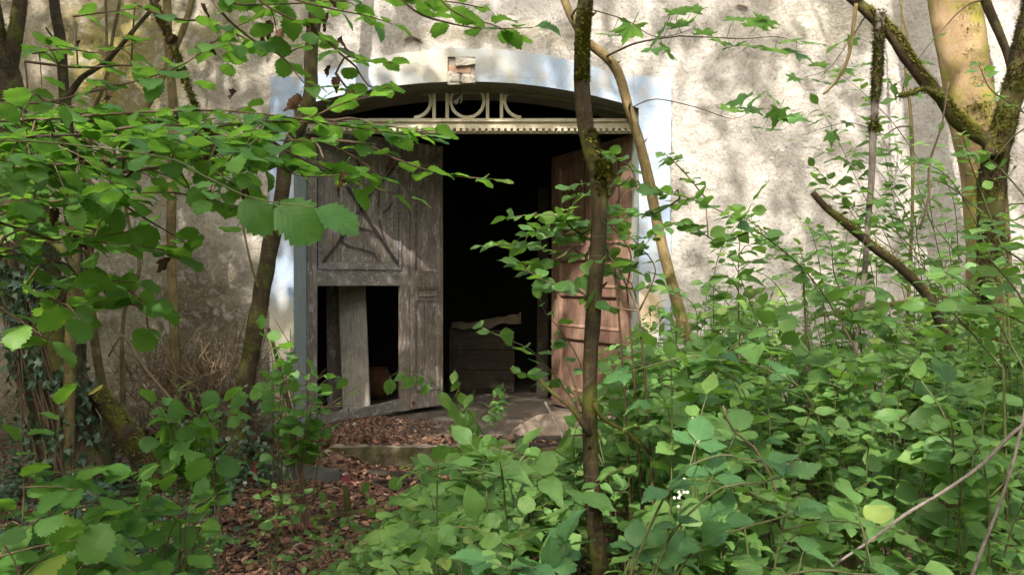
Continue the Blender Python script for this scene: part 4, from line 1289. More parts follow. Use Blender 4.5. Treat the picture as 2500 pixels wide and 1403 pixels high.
stem_mesh([B, C], 'bough', M['bark_moss'], t, 14, .16)
stem_mesh([D], 'branch', M['bark_dark'], t, 10, .12)
fuzz(A[0][2:13], A[1][2:13], 16000, .018, parent=t)
fuzz(B[0], B[1], 9000, .020, parent=t, side=Vector((.4, -.2, 1)))
fuzz(C[0], C[1], 500, .014, parent=t)
# stick caught on the bough
t = empty('hanging_stick', W(2145, 30, 4.6), 'broken stick hanging straight down from the mossy bough, moss at its top', 'stick')
P, Rr = PX([(2148, 28, 26), (2146, 100, 22), (2140, 200, 20), (2132, 320, 17), (2128, 430, 16), (2118, 560, 14), (2108, 700, 13), (2094, 820, 12), (2082, 900, 10), (2072, 980, 8)], 4.65)
stem_mesh([(P, Rr)], 'stick', M['bark_grey'], t, 10, .16)
fuzz(P[0:4], Rr[0:4], 3200, .018, parent=t)
# broken branch reaching up in the thicket
t = empty('broken_branch', W(2480, 1230, 4.8).xy.to_3d(), 'dark broken branch slanting up out of the thicket with a snapped end', 'branch')
P, Rr = PX([(2540, 1330, 4.9, 60), (2450, 1170, 4.8, 50), (2370, 1040, 4.7, 36), (2330, 900, 4.6, 26), (2300, 800, 4.55, 23), (2262, 720, 4.5, 22), (2200, 655, 4.5, 22), (2130, 600, 4.5, 22), (2065, 545, 4.5, 20), (2015, 505, 4.5, 17), (1984, 470, 4.5, 15)])
P[0].z = -.05
stem_mesh([(P, Rr)], 'limb', M['bark_dark'], t, 12, .2, 7)
fuzz(P[5:10], Rr[5:10], 700, .014, parent=t, side=Vector((.3, 0, 1)))
# grey bare branches in the foreground
for (pp, lab) in (([(2560, 1000, 9), (2480, 1050, 9), (2400, 1130, 9), (2310, 1195, 8), (2210, 1255, 8), (2130, 1315, 7), (2060, 1362, 6), (2010, 1400, 5)], 'long bare grey branch curving down across the foreground at the lower right'),
                  ([(2510, 960, 7), (2490, 1060, 7), (2470, 1140, 7), (2440, 1230, 8), (2405, 1320, 8), (2375, 1400, 9), (2340, 1500, 9)], 'steeper bare grey branch at the lower right corner')):
    t = empty('bare_branch', W(pp[0][0], pp[0][1], 1.9), lab, 'branch')
    P, Rr = PX(pp, 1.95); stem_mesh([(P, Rr)], 'limb', M['bark_grey'], t, 9, .15, 20, .03)
# bare stems, shoots and twigs, each on its own
for (pp, Y, lab, mt, grp) in (([(1765, 990, 5), (1790, 1050, 5), (1840, 1090, 5), (1880, 1160, 5), (1910, 1240, 5)], 2.3, 'thin pale curved dry stem among the leaves right of the sapling', 'drytwig', None),
                     ([(2215, 800, 9), (2222, 640, 9), (2228, 480, 8), (2225, 300, 8), (2210, 160, 6), (2200, 0, 5), (2195, -200, 5)], 6.4, 'tall thin bare stem close to the wall left of the thick trunks', 'bark_olive', None),
                     ([(2200, 240, 4), (2220, 120, 4), (2200, 20, 4), (2195, -100, 4)], 6.5, 'wiry thin shoot near the top beside the hanging stick', 'twig', None),
                     ([(2245, 560, 6), (2268, 480, 6), (2270, 400, 5), (2300, 300, 4), (2316, 200, 3)], 4.2, 'dark green-black whip standing in front of the thick trunk', 'twig', None),
                     ([(1990, 770, 10), (2060, 760, 11), (2160, 745, 12), (2260, 730, 10), (2340, 722, 9)], 5.2, 'bare olive branch lying level across the top of the thicket', 'bark_yel', None),
                     ([(2090, 10, 10), (2080, 90, 9), (2068, 150, 9), (2040, 200, 7), (2010, 230, 6)], 4.7, 'short yellow twig curving down from the mossy bough', 'bark_yel', None),
                     ([(1430, 1200, 7), (1390, 1100, 7), (1330, 980, 5)], 4.0, 'thin grey stem slanting beside the foot of the dark sapling', 'bark_grey', None),
                     ([(725, 1120, 11), (712, 1020, 10), (690, 930, 10), (670, 850, 9), (655, 800, 7)], 6.3, 'thin brown shoot leaning at the foot of the blue jamb', 'bark_dark', None),
                     ([(630, 700, 6), (612, 640, 6), (595, 560, 5), (588, 500, 4)], 5.8, 'thin dark twig left of the leaning brown tree stem', 'bark_olive', None),
                     ([(0, 510, 20), (40, 530, 18), (90, 560, 17), (160, 620, 16), (190, 680, 16), (205, 740, 14)], 4.4, 'dark bent limb crossing the ivy trunk at the left edge', 'bark_dark', None),
                     ([(440, 1000, 7), (380, 930, 8), (340, 880, 8), (300, 820, 6), (265, 870, 5)], 6.0, 'bare broken twig leaning left of the brushwood', 'drytwig', None)):
    t = empty('bare_stem', W(pp[0][0], pp[0][1], Y), lab, 'stem')
    P, Rr = PX(pp, Y); stem_mesh([(P, Rr)], 'stem', M[mt], t, 8, .12, 12, .04)

# brushwood at the wall foot
bw = MB()
for i in range(620):
    px = random.gauss(505, 90); Yb = random.uniform(6.5, 7.0)
    p = Vector(((px - 1250) / F * Yb, Yb, random.uniform(0.1, .9)))
    a = random.gauss(PI / 2, .75); l_ = random.uniform(.15, .65)
    d = Vector((math.cos(a), random.uniform(-.25, .1), math.sin(a) * .8))
    q1 = p + d * l_ * .5 + rv(.03); q2 = p + d * l_ + rv(.05)
    bw.tube([p, q1, q2], [.0065, .005, .002], 5)
    if random.random() < .6:
        e1 = q1 + (d + rv(.6)).normalized() * l_ * .4; bw.tube([q1, e1], [.003, .001], 4)
tag(bw.build('brushwood', M['drytwig']), 'tangle of dry twigs piled against the foot of the wall left of the gate', 'brushwood', kind='stuff')
for (cx, cy, s, n, lab) in ():
    pass

def anchor(tb, p, allp, to=None, r=.006):
    """carry the start of a twig back to what it grows from: another twig, a trunk, or the ground"""
    if to is not None: q, r2 = Vector(to), r * 2.2
    elif allp:
        q = min(allp, key=lambda s_: (s_ - p).length); r2 = r
        if (q - p).length < .01: return
    else: q, r2 = Vector((p.x + .12, p.y + .15, -.03)), r * 1.6
    m_ = p.lerp(q, .5) + (Vector((0, 0, (p.z - q.z) * .12)) if to is None and not allp else UP * .03)
    pts, rr = smooth_path([p, m_, q], [r, (r + r2) / 2, r2], .08)
    tb.tube(pts, rr, 6, nzamp=.12)
# ------------------------------------------------------------------ thicket right of the path
def root_path(root, tip, lean=.5):
    h = tip.z
    a = root.lerp(Vector((tip.x, tip.y, root.z)), .12) + UP * h * .45
    b = root.lerp(Vector((tip.x, tip.y, root.z)), .50) + UP * h * .88
    return [root, a + rv(.02), b + rv(.02), tip]
CONT = [(780, 1520), (860, 1420), (960, 1300), (1030, 1160), (1130, 1120), (1250, 1100), (1330, 1075), (1420, 1045), (1520, 900), (1580, 770), (1680, 745), (1780, 680), (1900, 665), (2050, 640), (2200, 690), (2350, 770), (2440, 730), (2700, 700)]
def contour(px): return float(np.interp(px, [c[0] for c in CONT], [c[1] for c in CONT]))
def tip_limit(px, Y):
    if 1350 < px < 1540 and Y < 3.15: return EYE - (1400 - HZ) / F * Y
    cap = float(np.interp(Y, [1.2, 2, 3, 4.2, 6.5], [1.20, 1.27, 1.42, 1.5, 1.62]))
    return min(EYE - (contour(px) - HZ) / F * Y, cap) + .13 * nz(px / 130, Y * 2.5) + .05
tips = []
def sample(n, y0, y1, x0=820, x1=2680):
    k = 0
    while k < n:
        Y = random.uniform(y0, y1); px = random.uniform(x0, x1)
        z = tip_limit(px, Y) - abs(random.gauss(0, .22))
        if z < .22: continue
        X = (px - 1250) / F * Y
        if Y > 4.2 and X < .15 + (Y - 4.2) * .42: 
            if not (Y < 6.6 and random.random() < .10): continue
        if Y < 4.2 and X < -.75: continue
        tips.append((X, Y, z)); k += 1
sample(36, 1.5, 2.3); sample(66, 2.3, 3.3); sample(80, 3.3, 4.6); sample(86, 4.6, 6.7)
n0 = len(tips)
while len(tips) < n0 + 22:
    Y = random.uniform(3.4, 6.2); px = random.uniform(1780, 2620)
    tips.append(((px - 1250) / F * Y, Y, tip_limit(px, Y) + random.uniform(.05, .55)))
cells = {}
LEAN = Vector((-.05, -.26, 0))
for t_ in tips: cells.setdefault((round(t_[0] / .75), round(t_[1] / .75)), []).append(t_)
lobs = {}
for (cx, cy), tl in sorted(cells.items()):
    px_c = cx * .75 / (cy * .75 + .01) * F + 1250
    near = cy * .75 < 2.6
    c0 = Vector((sum(a[0] for a in tl) / len(tl), sum(a[1] for a in tl) / len(tl), 0))
    lab = 'leafy young dogwood in the near edge of the dense green thicket at the lower right' if near else 'leafy young dogwood further back in the dense green thicket right of the doorway'
    t = empty('dogwood_shrub', c0, lab, 'shrub', 'young dogwoods at the near edge of the thicket' if near else 'young dogwoods further back in the thicket')
    tb, lb = MB(), LB()
    sh = random.gauss(.52, .16)
    lvf = lambda: min(1, max(0, random.gauss(sh, .17)))
    for (x, y, z) in tl:
        tip = Vector((x, y, z))
        root = Vector((lerp(x, c0.x, .6) + random.gauss(0, .12), lerp(y, c0.y, .6) + random.gauss(0, .12), 0))
        root.z = -.02
        path = root_path(root, tip)
        L = random.choice((random.uniform(.06, .09), random.uniform(.09, .135)))
        kind = random.choice(('dogwood', 'dogwood', 'dogwood', 'round', 'hazel'))
        if kind == 'hazel': L *= .8
        if y < 2.4: L *= .78
        leafy(tb, lb, path, .0055, .0018, kind, L, .066, .40, 'opp', .38, lvf, 5)
        for s_ in range(random.randint(4, 6)):
            f = random.uniform(.42, .95)
            pts, _ = smooth_path(path, None, .05)
            p = pts[int(f * (len(pts) - 1))]
            a = random.uniform(0, 2 * PI); l_ = random.uniform(.14, .34) * (1.1 - f * .4)
            e_ = p + Vector((math.cos(a) * l_, math.sin(a) * l_, random.uniform(-.02, .10)))
            if e_.z > tip_limit(e_.x / e_.y * F + 1250, e_.y) + .03 and z < tip_limit(x / y * F + 1250, y): e_.z = p.z - .03
            leafy(tb, lb, [p, p.lerp(e_, .5) + UP * .025, e_], .003, .0012, kind, L * random.uniform(.75, 1.05), .06, .15, 'opp', .38, lvf, 4)
    tb.build('stem', M['greentwig'], t, smooth=True)
    lb.build('foliage', M['dogwood'], t)

# brambles in the foreground
def bramble(paths, lab, Y, L):
    t = empty('bramble', W(*paths[0][0], Y), lab, 'bramble', None)
    lb = LB()
    for pp in paths:
        tb = MB()
        pts, _ = smooth_path([W(px, py, Y) for px, py in pp], None, .03)
        tb.tube(pts, [.0024] * len(pts), 6)
        n = len(pts)
        for k, f in enumerate(np.linspace(.25, 1, 4)):
            p = pts[int(f * (n - 1))]
            T = (pts[int(f * (n - 1))] - pts[max(0, int(f * (n - 1)) - 3)]).normalized()
            a = random.uniform(-1, 1)
            D = (T * .6 + T.cross(UP) * (1.0 if k % 2 else -1.0) + UP * .15).normalized() if f < 1 else T
            q = p + D * .05; tb.tube([p, q], [.002, .0015], 5)
            side = D.cross(UP).normalized()
            N = (UP + rv(.22) + Vector((0, -.35, 0))).normalized()
            for dd, s_ in ((D, 1.0), (D * .25 + side, .82), (D * .25 - side, .82)):
                lb.leaf('bramble', q, (dd + rv(.08)).normalized(), (N + rv(.08)).normalized(), L * s_ * random.uniform(.85, 1.1))
        tb.build('cane', M['greentwig'], t, smooth=True)
    lb.build('foliage', M['bramble'], t)
    return t
bramble([[(1560, 1560), (1600, 1400), (1650, 1290), (1760, 1190), (1850, 1180)], [(1600, 1500), (1680, 1360), (1780, 1300), (1880, 1270)], [(1500, 1500), (1640, 1180), (1760, 1110), (1800, 1120)]], 'large serrated bramble leaves in the foreground right of the sapling foot', 1.45, .066)
bramble([[(1300, 1600), (1330, 1450), (1360, 1400), (1260, 1390)], [(1700, 1650), (1850, 1440), (1990, 1390), (2080, 1400)], [(1500, 1650), (1400, 1440), (1330, 1400), (1200, 1420)]], 'dark bramble leaves cut by the bottom edge of the picture', 1.35, .062)
bramble([[(2050, 1300), (1990, 1000), (1870, 900), (1700, 870), (1560, 900)], [(1900, 1200), (1800, 930), (1700, 920), (1610, 960)]], 'broad bramble leaves high in the thicket near the brown door', 2.7, .09)
# flower heads
for (px, py, Y, lab) in ((1698, 1055, 2.0, 'small pale bud spike above the bramble leaves'), (1660, 1195, 1.7, 'little cluster of white blossom on the bramble')):
    t = empty('flower_head', W(px, py, Y), lab, 'flower'); q = MB(); s_ = MB()
    c = W(px, py, Y); s_.tube([c - UP * .12, c - UP * .04, c + UP * .01], [.0015, .0015, .001], 5)
    for i in range(16):
        p = c + Vector((random.gauss(0, .007), random.gauss(0, .007), random.gauss(0, .016)))
        q.grid(lambda u, v: p + Vector((.004 * math.sin(PI * v) * math.cos(2 * PI * u), .004 * math.sin(PI * v) * math.sin(2 * PI * u), .004 * math.cos(PI * v))), 6, 4)
    s_.build('stalk', M['greentwig'], t); q.build('blossom', M['white'] if py > 1100 else simple_mat('pale_bud', (.35, .42, .28), (.5, .55, .42)), t, smooth=True)

# ------------------------------------------------------------------ sprays placed one by one
def sprays(name, lab, cat, specs, wood, leafm, kind, group=None, base=None, tilt=.25, mode='alt', sides=5, to=None):
    """specs: list of (pixel path with per-point depth or one depth, leaf length m, spacing m, start)"""
    p0 = specs[0][0][0]
    t = empty(name, base if base is not None else W(p0[0], p0[1], specs[0][1]), lab, cat, group)
    tb, lb = MB(), LB(); allp = []
    for (pp, Y, L, sp, st) in specs:
        n = len(pp)
        path = [W(q[0], q[1], q[2] if len(q) > 2 else Y + .12 * math.sin(i * 1.3)) for i, q in enumerate(pp)]
        leafy(tb, lb, path, .0042, .0014, kind, L, sp, st, mode, tilt, None, sides)
        if to is not None and not allp: anchor(tb, path[0], None, to, .0045)
        elif path[0].z < 1.75 or not allp: anchor(tb, path[0], [], None, .0042)
        else: anchor(tb, path[0], allp, None, .003)
        allp += smooth_path(path, None, .05)[0]
    tb.build('twig', M[wood], t, smooth=True)
    f = lb.build('foliage', M[leafm], t)
    return t

# leafy stems arching in front of the doorway
sprays('arching_shrub', 'arching stem with round leaves reaching left across the dark doorway', 'shrub',
       [([(2110, 900), (2050, 780), (1960, 655), (1840, 560), (1700, 490), (1600, 465), (1500, 440), (1395, 455)], 3.3, .066, .042, .18),
        ([(1660, 485), (1600, 520), (1540, 520), (1490, 505)], 3.3, .060, .040, .0), ([(1840, 560), (1760, 590), (1700, 560), (1640, 545), (1570, 600)], 3.3, .062, .045, .0),
        ([(1960, 655), (1900, 600), (1880, 575), (1800, 520)], 3.4, .055, .05, .1), ([(1560, 460), (1540, 410), (1510, 390), (1480, 375)], 3.2, .056, .045, .2),
        ([(1720, 480), (1670, 420), (1640, 390), (1620, 375)], 3.5, .055, .05, .1), ([(1520, 450), (1450, 470), (1400, 480)], 3.25, .055, .04, .2)], 'twig', 'dogwood', 'round', mode='opp', base=W(2110, 900, 3.3), tilt=.5)
sprays('arching_shrub', 'leafy twigs left of the sapling hanging before the black opening', 'shrub',
       [([(1560, 760), (1500, 640), (1440, 560), (1350, 525), (1240, 530)], 3.0, .060, .036, .15),
        ([(1440, 560), (1390, 590), (1330, 560), (1290, 575)], 3.0, .060, .038, .0), ([(1480, 620), (1380, 620), (1290, 600), (1190, 600)], 3.0, .064, .040, .1),
        ([(1380, 620), (1330, 650), (1300, 660), (1270, 640)], 3.0, .062, .042, .1), ([(1560, 760), (1460, 740), (1400, 700), (1340, 690), (1270, 650)], 2.9, .070, .055, .15),
        ([(1500, 640), (1460, 600), (1400, 560), (1380, 530), (1400, 500)], 3.0, .058, .036, .1), ([(1530, 700), (1540, 620), (1500, 560), (1480, 540)], 3.1, .062, .05, .1),
        ([(1560, 760), (1600, 660), (1560, 600), (1530, 570)], 3.1, .060, .05, .1), ([(1560, 760), (1540, 690), (1500, 670), (1470, 640)], 3.0, .075, .07, .2)], 'twig', 'dogwood', 'round', mode='opp', base=W(1560, 760, 3.0), tilt=.6)
sprays('arching_shrub', 'pale green shoot with big drooping leaves pointing left before the chest', 'shrub',
       [([(1480, 1150), (1400, 980), (1330, 890), (1290, 850), (1230, 825), (1180, 800)], 3.35, .10, .07, .15),
        ([(1480, 1150), (1420, 900), (1370, 810), (1330, 760), (1320, 735)], 3.35, .08, .055, .25), ([(1440, 1060), (1370, 940), (1310, 930), (1270, 905)], 3.3, .075, .05, .2)], 'greentwig', 'dogwood', 'dogwood', mode='alt', base=W(1480, 1150, 3.35), tilt=.9)
# drooping compound shoot by the door foot
t = empty('drooping_shoot', W(1230, 1160, 3.6), 'thin shoot with limp hanging leaflets in front of the foot of the grey door', 'shoot')
tb, lb = MB(), LB()
for pp in ([(1230, 1160), (1170, 1060), (1110, 985), (1050, 930), (990, 905), (940, 925)], [(1100, 985), (1120, 950), (1115, 920), (1110, 900)], [(1130, 1010), (1150, 970), (1160, 950)], [(1180, 1060), (1150, 1010), (1135, 1000)], [(1200, 1100), (1150, 1080), (1110, 1090), (1075, 1080)]):
    pts, _ = smooth_path([W(a, b, 3.6) for a, b in pp], None, .03)
    tb.tube(pts, [lerp(.0035, .0012, i / (len(pts) - 1)) for i in range(len(pts))], 5)
    for i in range(len(pts) // 3, len(pts), 2):
        for k in range(random.choice((1, 2, 2))):
            D = (Vector((random.gauss(0, .45), random.gauss(0, .3), -1))).normalized()
            lb.leaf('dogwood', pts[i], D, (Vector((random.gauss(0, .5), -1, .3))).normalized(), random.uniform(.06, .10), random.uniform(.3, .9))
anchor(tb, W(1230, 1160, 3.6), [], None, .0035)
tb.build('stem', M['greentwig'], t, smooth=True); lb.build('foliage', M['dogwood'], t)

# maple sprays at the top right
def maple(lab, stemp, Y, leaves, L=.11, to=None):
    t = empty('maple_spray', W(*stemp[0], Y), lab, 'branch')
    tb, lb = MB(), LB()
    pts, _ = smooth_path([W(a, b, Y) for a, b in stemp], None, .04)
    tb.tube(pts, [lerp(.004, .0015, i / (len(pts) - 1)) for i in range(len(pts))], 5)
    if to is not None: anchor(tb, pts[0], None, to, .004)
    for (px, py) in leaves:
        c = W(px, py, Y + random.uniform(-.15, .15))
        q = min(pts, key=lambda s: (s - c).length)
        D = Vector((c.x - q.x, random.uniform(-.3, .3) - .15, (c.z - q.z) * .4 - .02)).normalized()
        b = c - D * L * .4
        tb.tube([q, b - D * L * .3], [.0015, .001], 4)
        lb.leaf('maple', b, D, (UP + rv(.25) + Vector((0, -.95, 0))).normalized(), L * random.uniform(1.25, 1.8))
    tb.build('twig', M['twig'], t, smooth=True); lb.build('foliage', M['maple'], t)
maple('maple leaves just right of the sapling near the top edge', [(1430, 20), (1530, 50), (1600, 90), (1680, 75), (1700, 60)], 4.2, [(1490, 85), (1540, 70), (1620, 75), (1660, 65), (1628, 125), (1600, 118), (1690, 25), (1655, 30)], .13, W(1395, 40, 5.6))
maple('bright maple leaves spread against the wall at the top, middle of the right half', [(1660, 88), (1750, 92), (1820, 95), (1900, 90), (1960, 110)], 3.8, [(1800, 45), (1850, 60), (1830, 110), (1790, 112), (1760, 100), (1900, 125), (1930, 100), (1950, 130), (1870, 50), (1720, 80)], .12, W(1480, 138, 5.6))
maple('low maple twig with dark leaves right of the leaning sapling', [(1545, 262), (1600, 242), (1700, 262), (1790, 290), (1850, 265), (1900, 270)], 4.6, [(1810, 245), (1850, 235), (1890, 240), (1780, 270), (1900, 275), (1920, 285), (1935, 290), (1868, 314), (1830, 268)], .12, W(1536, 265, 5.6))
maple('maple leaves lit from behind between the maple spray and the hanging stick', [(2100, 60), (2060, 120), (2020, 170), (1960, 190)], 4.9, [(2040, 110), (2080, 100), (2000, 160), (2060, 170), (2110, 160), (2140, 120), (1990, 105), (1940, 190), (2010, 200)], .11, W(2130, 40, 4.8))
maple('yellow-green maple twig high between the hanging stick and the thick trunks', [(2330, 40), (2260, 120), (2210, 190), (2170, 210)], 5.2, [(2290, 90), (2250, 150), (2220, 190), (2180, 215), (2230, 230), (2150, 195)], .10, W(2405, 0, 5.3))
maple('maple leaves over the plaster just above the far end of the broken branch', [(2160, 330), (2080, 300), (2020, 310), (1960, 330)], 5.6, [(2130, 330), (2070, 300), (2030, 330), (1990, 300), (1950, 345)], .10, W(2224, 310, 6.4))
# shoots against the wall on the right
LEAN = Vector((0, -.5, 0))
def shoots(lab, roots, L, Y, kind='dogwood', mode='opp', sp=.06, tilt=.3, wood='greentwig'):
    return sprays('tall_shoot', lab, 'shrub', [(pp, Y, L, sp, .25) for pp in roots], wood, 'dogwood', kind, mode=mode, tilt=tilt, base=W(roots[0][0][0], roots[0][0][1], Y))
shoots('tall airy shoots with sunlit leaves before the wall left of the thick trunks', [[(2250, 900), (2180, 620), (2120, 500), (2040, 330), (2000, 260)], [(2280, 850), (2230, 600), (2150, 480), (2080, 400), (2010, 370)], [(2150, 800), (2120, 620), (2080, 520), (2000, 450), (1990, 440)],
        [(2230, 560), (2190, 480), (2130, 400), (2080, 370)], [(2200, 620), (2130, 570), (2060, 480), (1990, 410)], [(2180, 640), (2100, 600), (2010, 580), (1960, 540)], [(2350, 640), (2260, 520), (2200, 420), (2150, 330)], [(2250, 400), (2180, 300), (2100, 220), (2050, 180)], [(2380, 820), (2240, 700), (2120, 640), (2030, 620)], [(2330, 700), (2200, 540), (2160, 380), (2120, 300)]], .135, 5.4, sp=.10)
shoots('fine leafy shoots between the hanging stick and the mossy tree', [[(2330, 900), (2310, 700), (2280, 560), (2265, 420), (2290, 330)], [(2320, 800), (2250, 640), (2230, 520), (2180, 440)], [(2300, 700), (2210, 600), (2170, 520), (2120, 470)], [(2350, 760), (2340, 620), (2330, 500), (2300, 420)], [(2260, 640), (2180, 560), (2130, 540), (2060, 540)], [(2280, 560), (2230, 420), (2220, 330)]], .085, 4.6, sp=.08)
shoots('leafy shoots crossing in front of the thick right trunks', [[(2450, 700), (2360, 500), (2300, 420), (2220, 390)], [(2460, 640), (2400, 480), (2370, 400), (2350, 330)], [(2400, 520), (2310, 450), (2260, 440)], [(2520, 500), (2450, 420), (2400, 380), (2360, 370)], [(2530, 300), (2480, 260), (2420, 220), (2390, 160)]], .062, 3.1, sp=.065, tilt=.45)
shoots('broad leaves low in front of the mossy tree at the right edge', [[(2560, 900), (2500, 740), (2440, 660), (2400, 620)], [(2560, 700), (2500, 640), (2440, 600), (2400, 560)], [(2500, 900), (2420, 760), (2360, 700), (2300, 660)], [(2600, 850), (2520, 800), (2440, 760), (2370, 740)], [(2450, 900), (2380, 820), (2320, 760), (2260, 740)], [(2560, 600), (2510, 560), (2470, 540)]], .085, 2.3, sp=.075, tilt=.6)
shoots('leaf sprays low against the pale wall right of the leaning sapling', [[(1900, 900), (1840, 760), (1790, 640), (1750, 600)], [(1950, 900), (1930, 760), (1880, 680), (1800, 650)], [(1700, 880), (1700, 760), (1660, 720), (1600, 700)], [(2050, 860), (2010, 740), (1970, 660), (1950, 600)], [(2100, 800), (2040, 680), (2030, 600), (2010, 560)], [(1850, 850), (1790, 760), (1740, 700), (1700, 690)]], .075, 3.9, sp=.065, tilt=.4)

# ------------------------------------------------------------------ hazels on the left
LEAN = Vector((0, .02, 0))
def hazel_thing(lab, boughs, Y, L, sp, base, nfill=0, box=None, yr=(2.0, 3.2), sagg=0, Lr=(.085, .115), tilt=.22, dead=0, up=.02, group=None, tl=(.18, .45), name='hazel_shrub', to=(-2.35, 2.0, -.03)):
    t = empty(name, base, lab, 'shrub', group)
    tb, lb, db_ = MB(), LB(), LB()
    allp = []
    for pp in boughs:
        path = [W(q[0], q[1], q[2] if len(q) > 2 else Y + .10 * math.sin(i * 1.7 + pp[0][1])) for i, q in enumerate(pp)]
        leafy(tb, lb, path, .0065, .0018, 'hazel', L, sp, .12, 'alt', tilt, None, 6, up=up)
        if pp[0][0] < 0 or (not allp) or pp[0][1] < 0: anchor(tb, path[0], None, to, .0075)
        else: anchor(tb, path[0], allp, None, .004)
        pts, _ = smooth_path(path, None, .05)
        allp += pts[len(pts) // 6:]
    for _ in range(nfill):
        for _try in range(30):
            px, py = random.uniform(box[0], box[2]), random.uniform(box[1], box[3])
            if box[4](px, py): break
        else: continue
        Yf = random.uniform(*yr)
        tip = W(px, py, Yf)
        # a twig grows from the nearest bough towards the tip
        q = min(random.sample(allp, min(60, len(allp))), key=lambda s: (s - tip).length + (0.4 if s.x > tip.x else 0))
        v = tip - q
        if v.length > tl[1]: q = tip - v.normalized() * tl[1] + rv(.03)
        leafy(tb, lb, [q, q.lerp(tip, .5) + UP * .015, tip], .0035, .0012, 'hazel', random.uniform(*Lr), sp * .9, .1, 'alt', tilt, None, 5, up=up)
    for _ in range(dead):
        p = random.choice(allp) + rv(.05)
        db_ = LB(); db_.leaf('wither', p, (-UP + rv(.3)).normalized(), rv(1).normalized(), random.uniform(.05, .085)); db_.build('withered_leaf', M['curled'], t)
    tb.build('branch', M['twig'], t, smooth=True)
    lb.build('foliage', M['hazel'], t)
    return t

hazel_thing('broad level hazel boughs sweeping from the left edge over to the door top',
    [[(-160, 345, 2.3), (60, 335, 2.3), (240, 330), (380, 350), (520, 420), (600, 470)],
     [(-160, 300, 2.8), (120, 290, 2.8), (330, 275), (520, 270), (690, 285), (850, 310), (1040, 335)],
     [(-100, 420, 2.6), (160, 400, 2.6), (350, 380), (560, 350), (760, 345), (860, 380), (930, 430)],
     [(300, 420, 2.7), (480, 400), (640, 395), (740, 430), (860, 425)],
     [(100, 350, 2.6), (330, 310), (560, 305), (740, 290), (830, 255), (910, 235)],
     [(-100, 560, 2.5), (80, 500), (260, 480), (420, 470), (560, 500), (640, 505)],
     [(200, 430, 2.6), (300, 500), (400, 560), (450, 590)],
     [(-80, 640, 2.7), (60, 600), (180, 590), (330, 600), (400, 610)],
     [(400, 330, 2.9), (600, 300), (780, 300), (900, 305), (1060, 320)]],
    2.6, .074, .066, W(-160, 345, 2.3), 88, (-60, 250, 720, 600, lambda x, y: (y > 255 + max(0, x - 300) * .04) and (y < 480 + 110 * math.sin(max(0, 1 - x / 560.0)) or random.random() < .15) and x < 700), (2.0, 3.3), Lr=(.055, .082), dead=18, tilt=.26)
hazel_thing('two light hazel twigs hanging over the painted cross on the grey door',
    [[(640, 330, 2.6), (720, 380), (800, 420), (870, 445), (950, 470), (1000, 480)],
     [(760, 340, 2.8), (880, 350), (960, 385), (1040, 415), (1110, 430), (1200, 437)],
     [(800, 300, 2.8), (870, 290), (950, 330), (1040, 330)], [(700, 330, 2.8), (780, 400), (830, 430), (860, 455)]], 2.7, .078, .075, W(640, 330, 2.6), 0, tilt=.25, to=W(480, 400, 2.72))
# the very near leaf pair
t = empty('near_hazel_twig', W(420, 400, 1.25), 'near hazel twig ending in big backlit serrated leaves left of the grey door', 'twig')
tb, lb = MB(), LB()
P2 = [W(-260, 350, 2.0), W(60, 345, 1.9), W(380, 380, 1.6), W(500, 430, 1.35), W(600, 478, 1.22), W(700, 498, 1.2), W(770, 506, 1.18)]
anchor(tb, P2[0], None, (-2.2, 1.6, -.03), .004)
pts, _ = smooth_path(P2, None, .02); tb.tube(pts, [lerp(.003, .0012, i / (len(pts) - 1)) for i in range(len(pts))], 6)
for (px, py, dx, dz, ny, L) in ((585, 482, .75, -.75, -.75, .066), (668, 494, .95, -.65, -.85, .082), (765, 506, 1, -.42, -.30, .072)):
    lb.leaf('hazel', W(px, py, 1.22), Vector((dx, -.05, dz)).normalized(), Vector((.12, ny, .30)).normalized(), L, .0)
tb.build('twig', M['greentwig'], t, smooth=True); lb.build('foliage', M['hazel'], t)
hazel_thing('upper hazel twigs crossing the top left in front of the mossy stained wall',
    [[(-100, 250, 3.2), (100, 250), (220, 225), (360, 190), (460, 150), (560, 75), (640, 40)],
     [(60, 150, 3.2), (190, 165), (300, 160), (400, 170), (470, 200)],
     [(330, 10, 3.2), (420, 45), (520, 55), (600, 95), (660, 110)],
     [(100, 240, 3.3), (250, 280), (400, 300), (520, 290), (600, 260)],
     [(180, 40, 3.3), (260, 30), (340, 20)], [(20, 380, 3.1), (90, 370), (150, 360)], [(80, 130, 3.4), (160, 120), (250, 130), (330, 105)]],
    3.2, .076, .088, W(-100, 250, 3.2), 9, (90, 100, 620, 260, lambda x, y: True), (2.9, 3.6), Lr=(.07, .10), dead=12)
hazel_thing('hazel twigs drooping from the top edge beside the blue corner of the gateway',
    [[(480, -60, 3.0), (540, 30), (620, 100), (690, 140), (740, 200), (800, 255)],
     [(560, -60, 3.0), (660, 20), (760, 70), (860, 140), (960, 155)],
     [(600, -80, 3.1), (700, -10), (800, 20), (900, 40), (960, 60)],
     [(760, 60, 3.0), (830, 130), (870, 165), (900, 210), (960, 215)],
     [(450, -60, 3.1), (560, 5), (680, 10), (800, 5), (900, -5)],
     [(820, 180, 3.1), (870, 235), (930, 225)]],
    3.0, .070, .072, W(480, -60, 3.0), 7, (560, 0, 920, 110, lambda x, y: True), (2.8, 3.3), Lr=(.06, .085), dead=9, to=W(772, -30, 6.5))
hazel_thing('sparse hazel twig along the top edge above the arch',
    [[(930, -60, 3.2), (1010, 25), (1090, 55), (1180, 70), (1300, 68)], [(1020, -60, 3.2), (1110, 30), (1200, 60), (1260, 85)], [(880, -40, 3.2), (1000, 0), (1100, 5), (1180, 20)]],
    3.2, .08, .075, W(930, -60, 3.2), 0, tilt=.2, to=W(776, -100, 6.5))
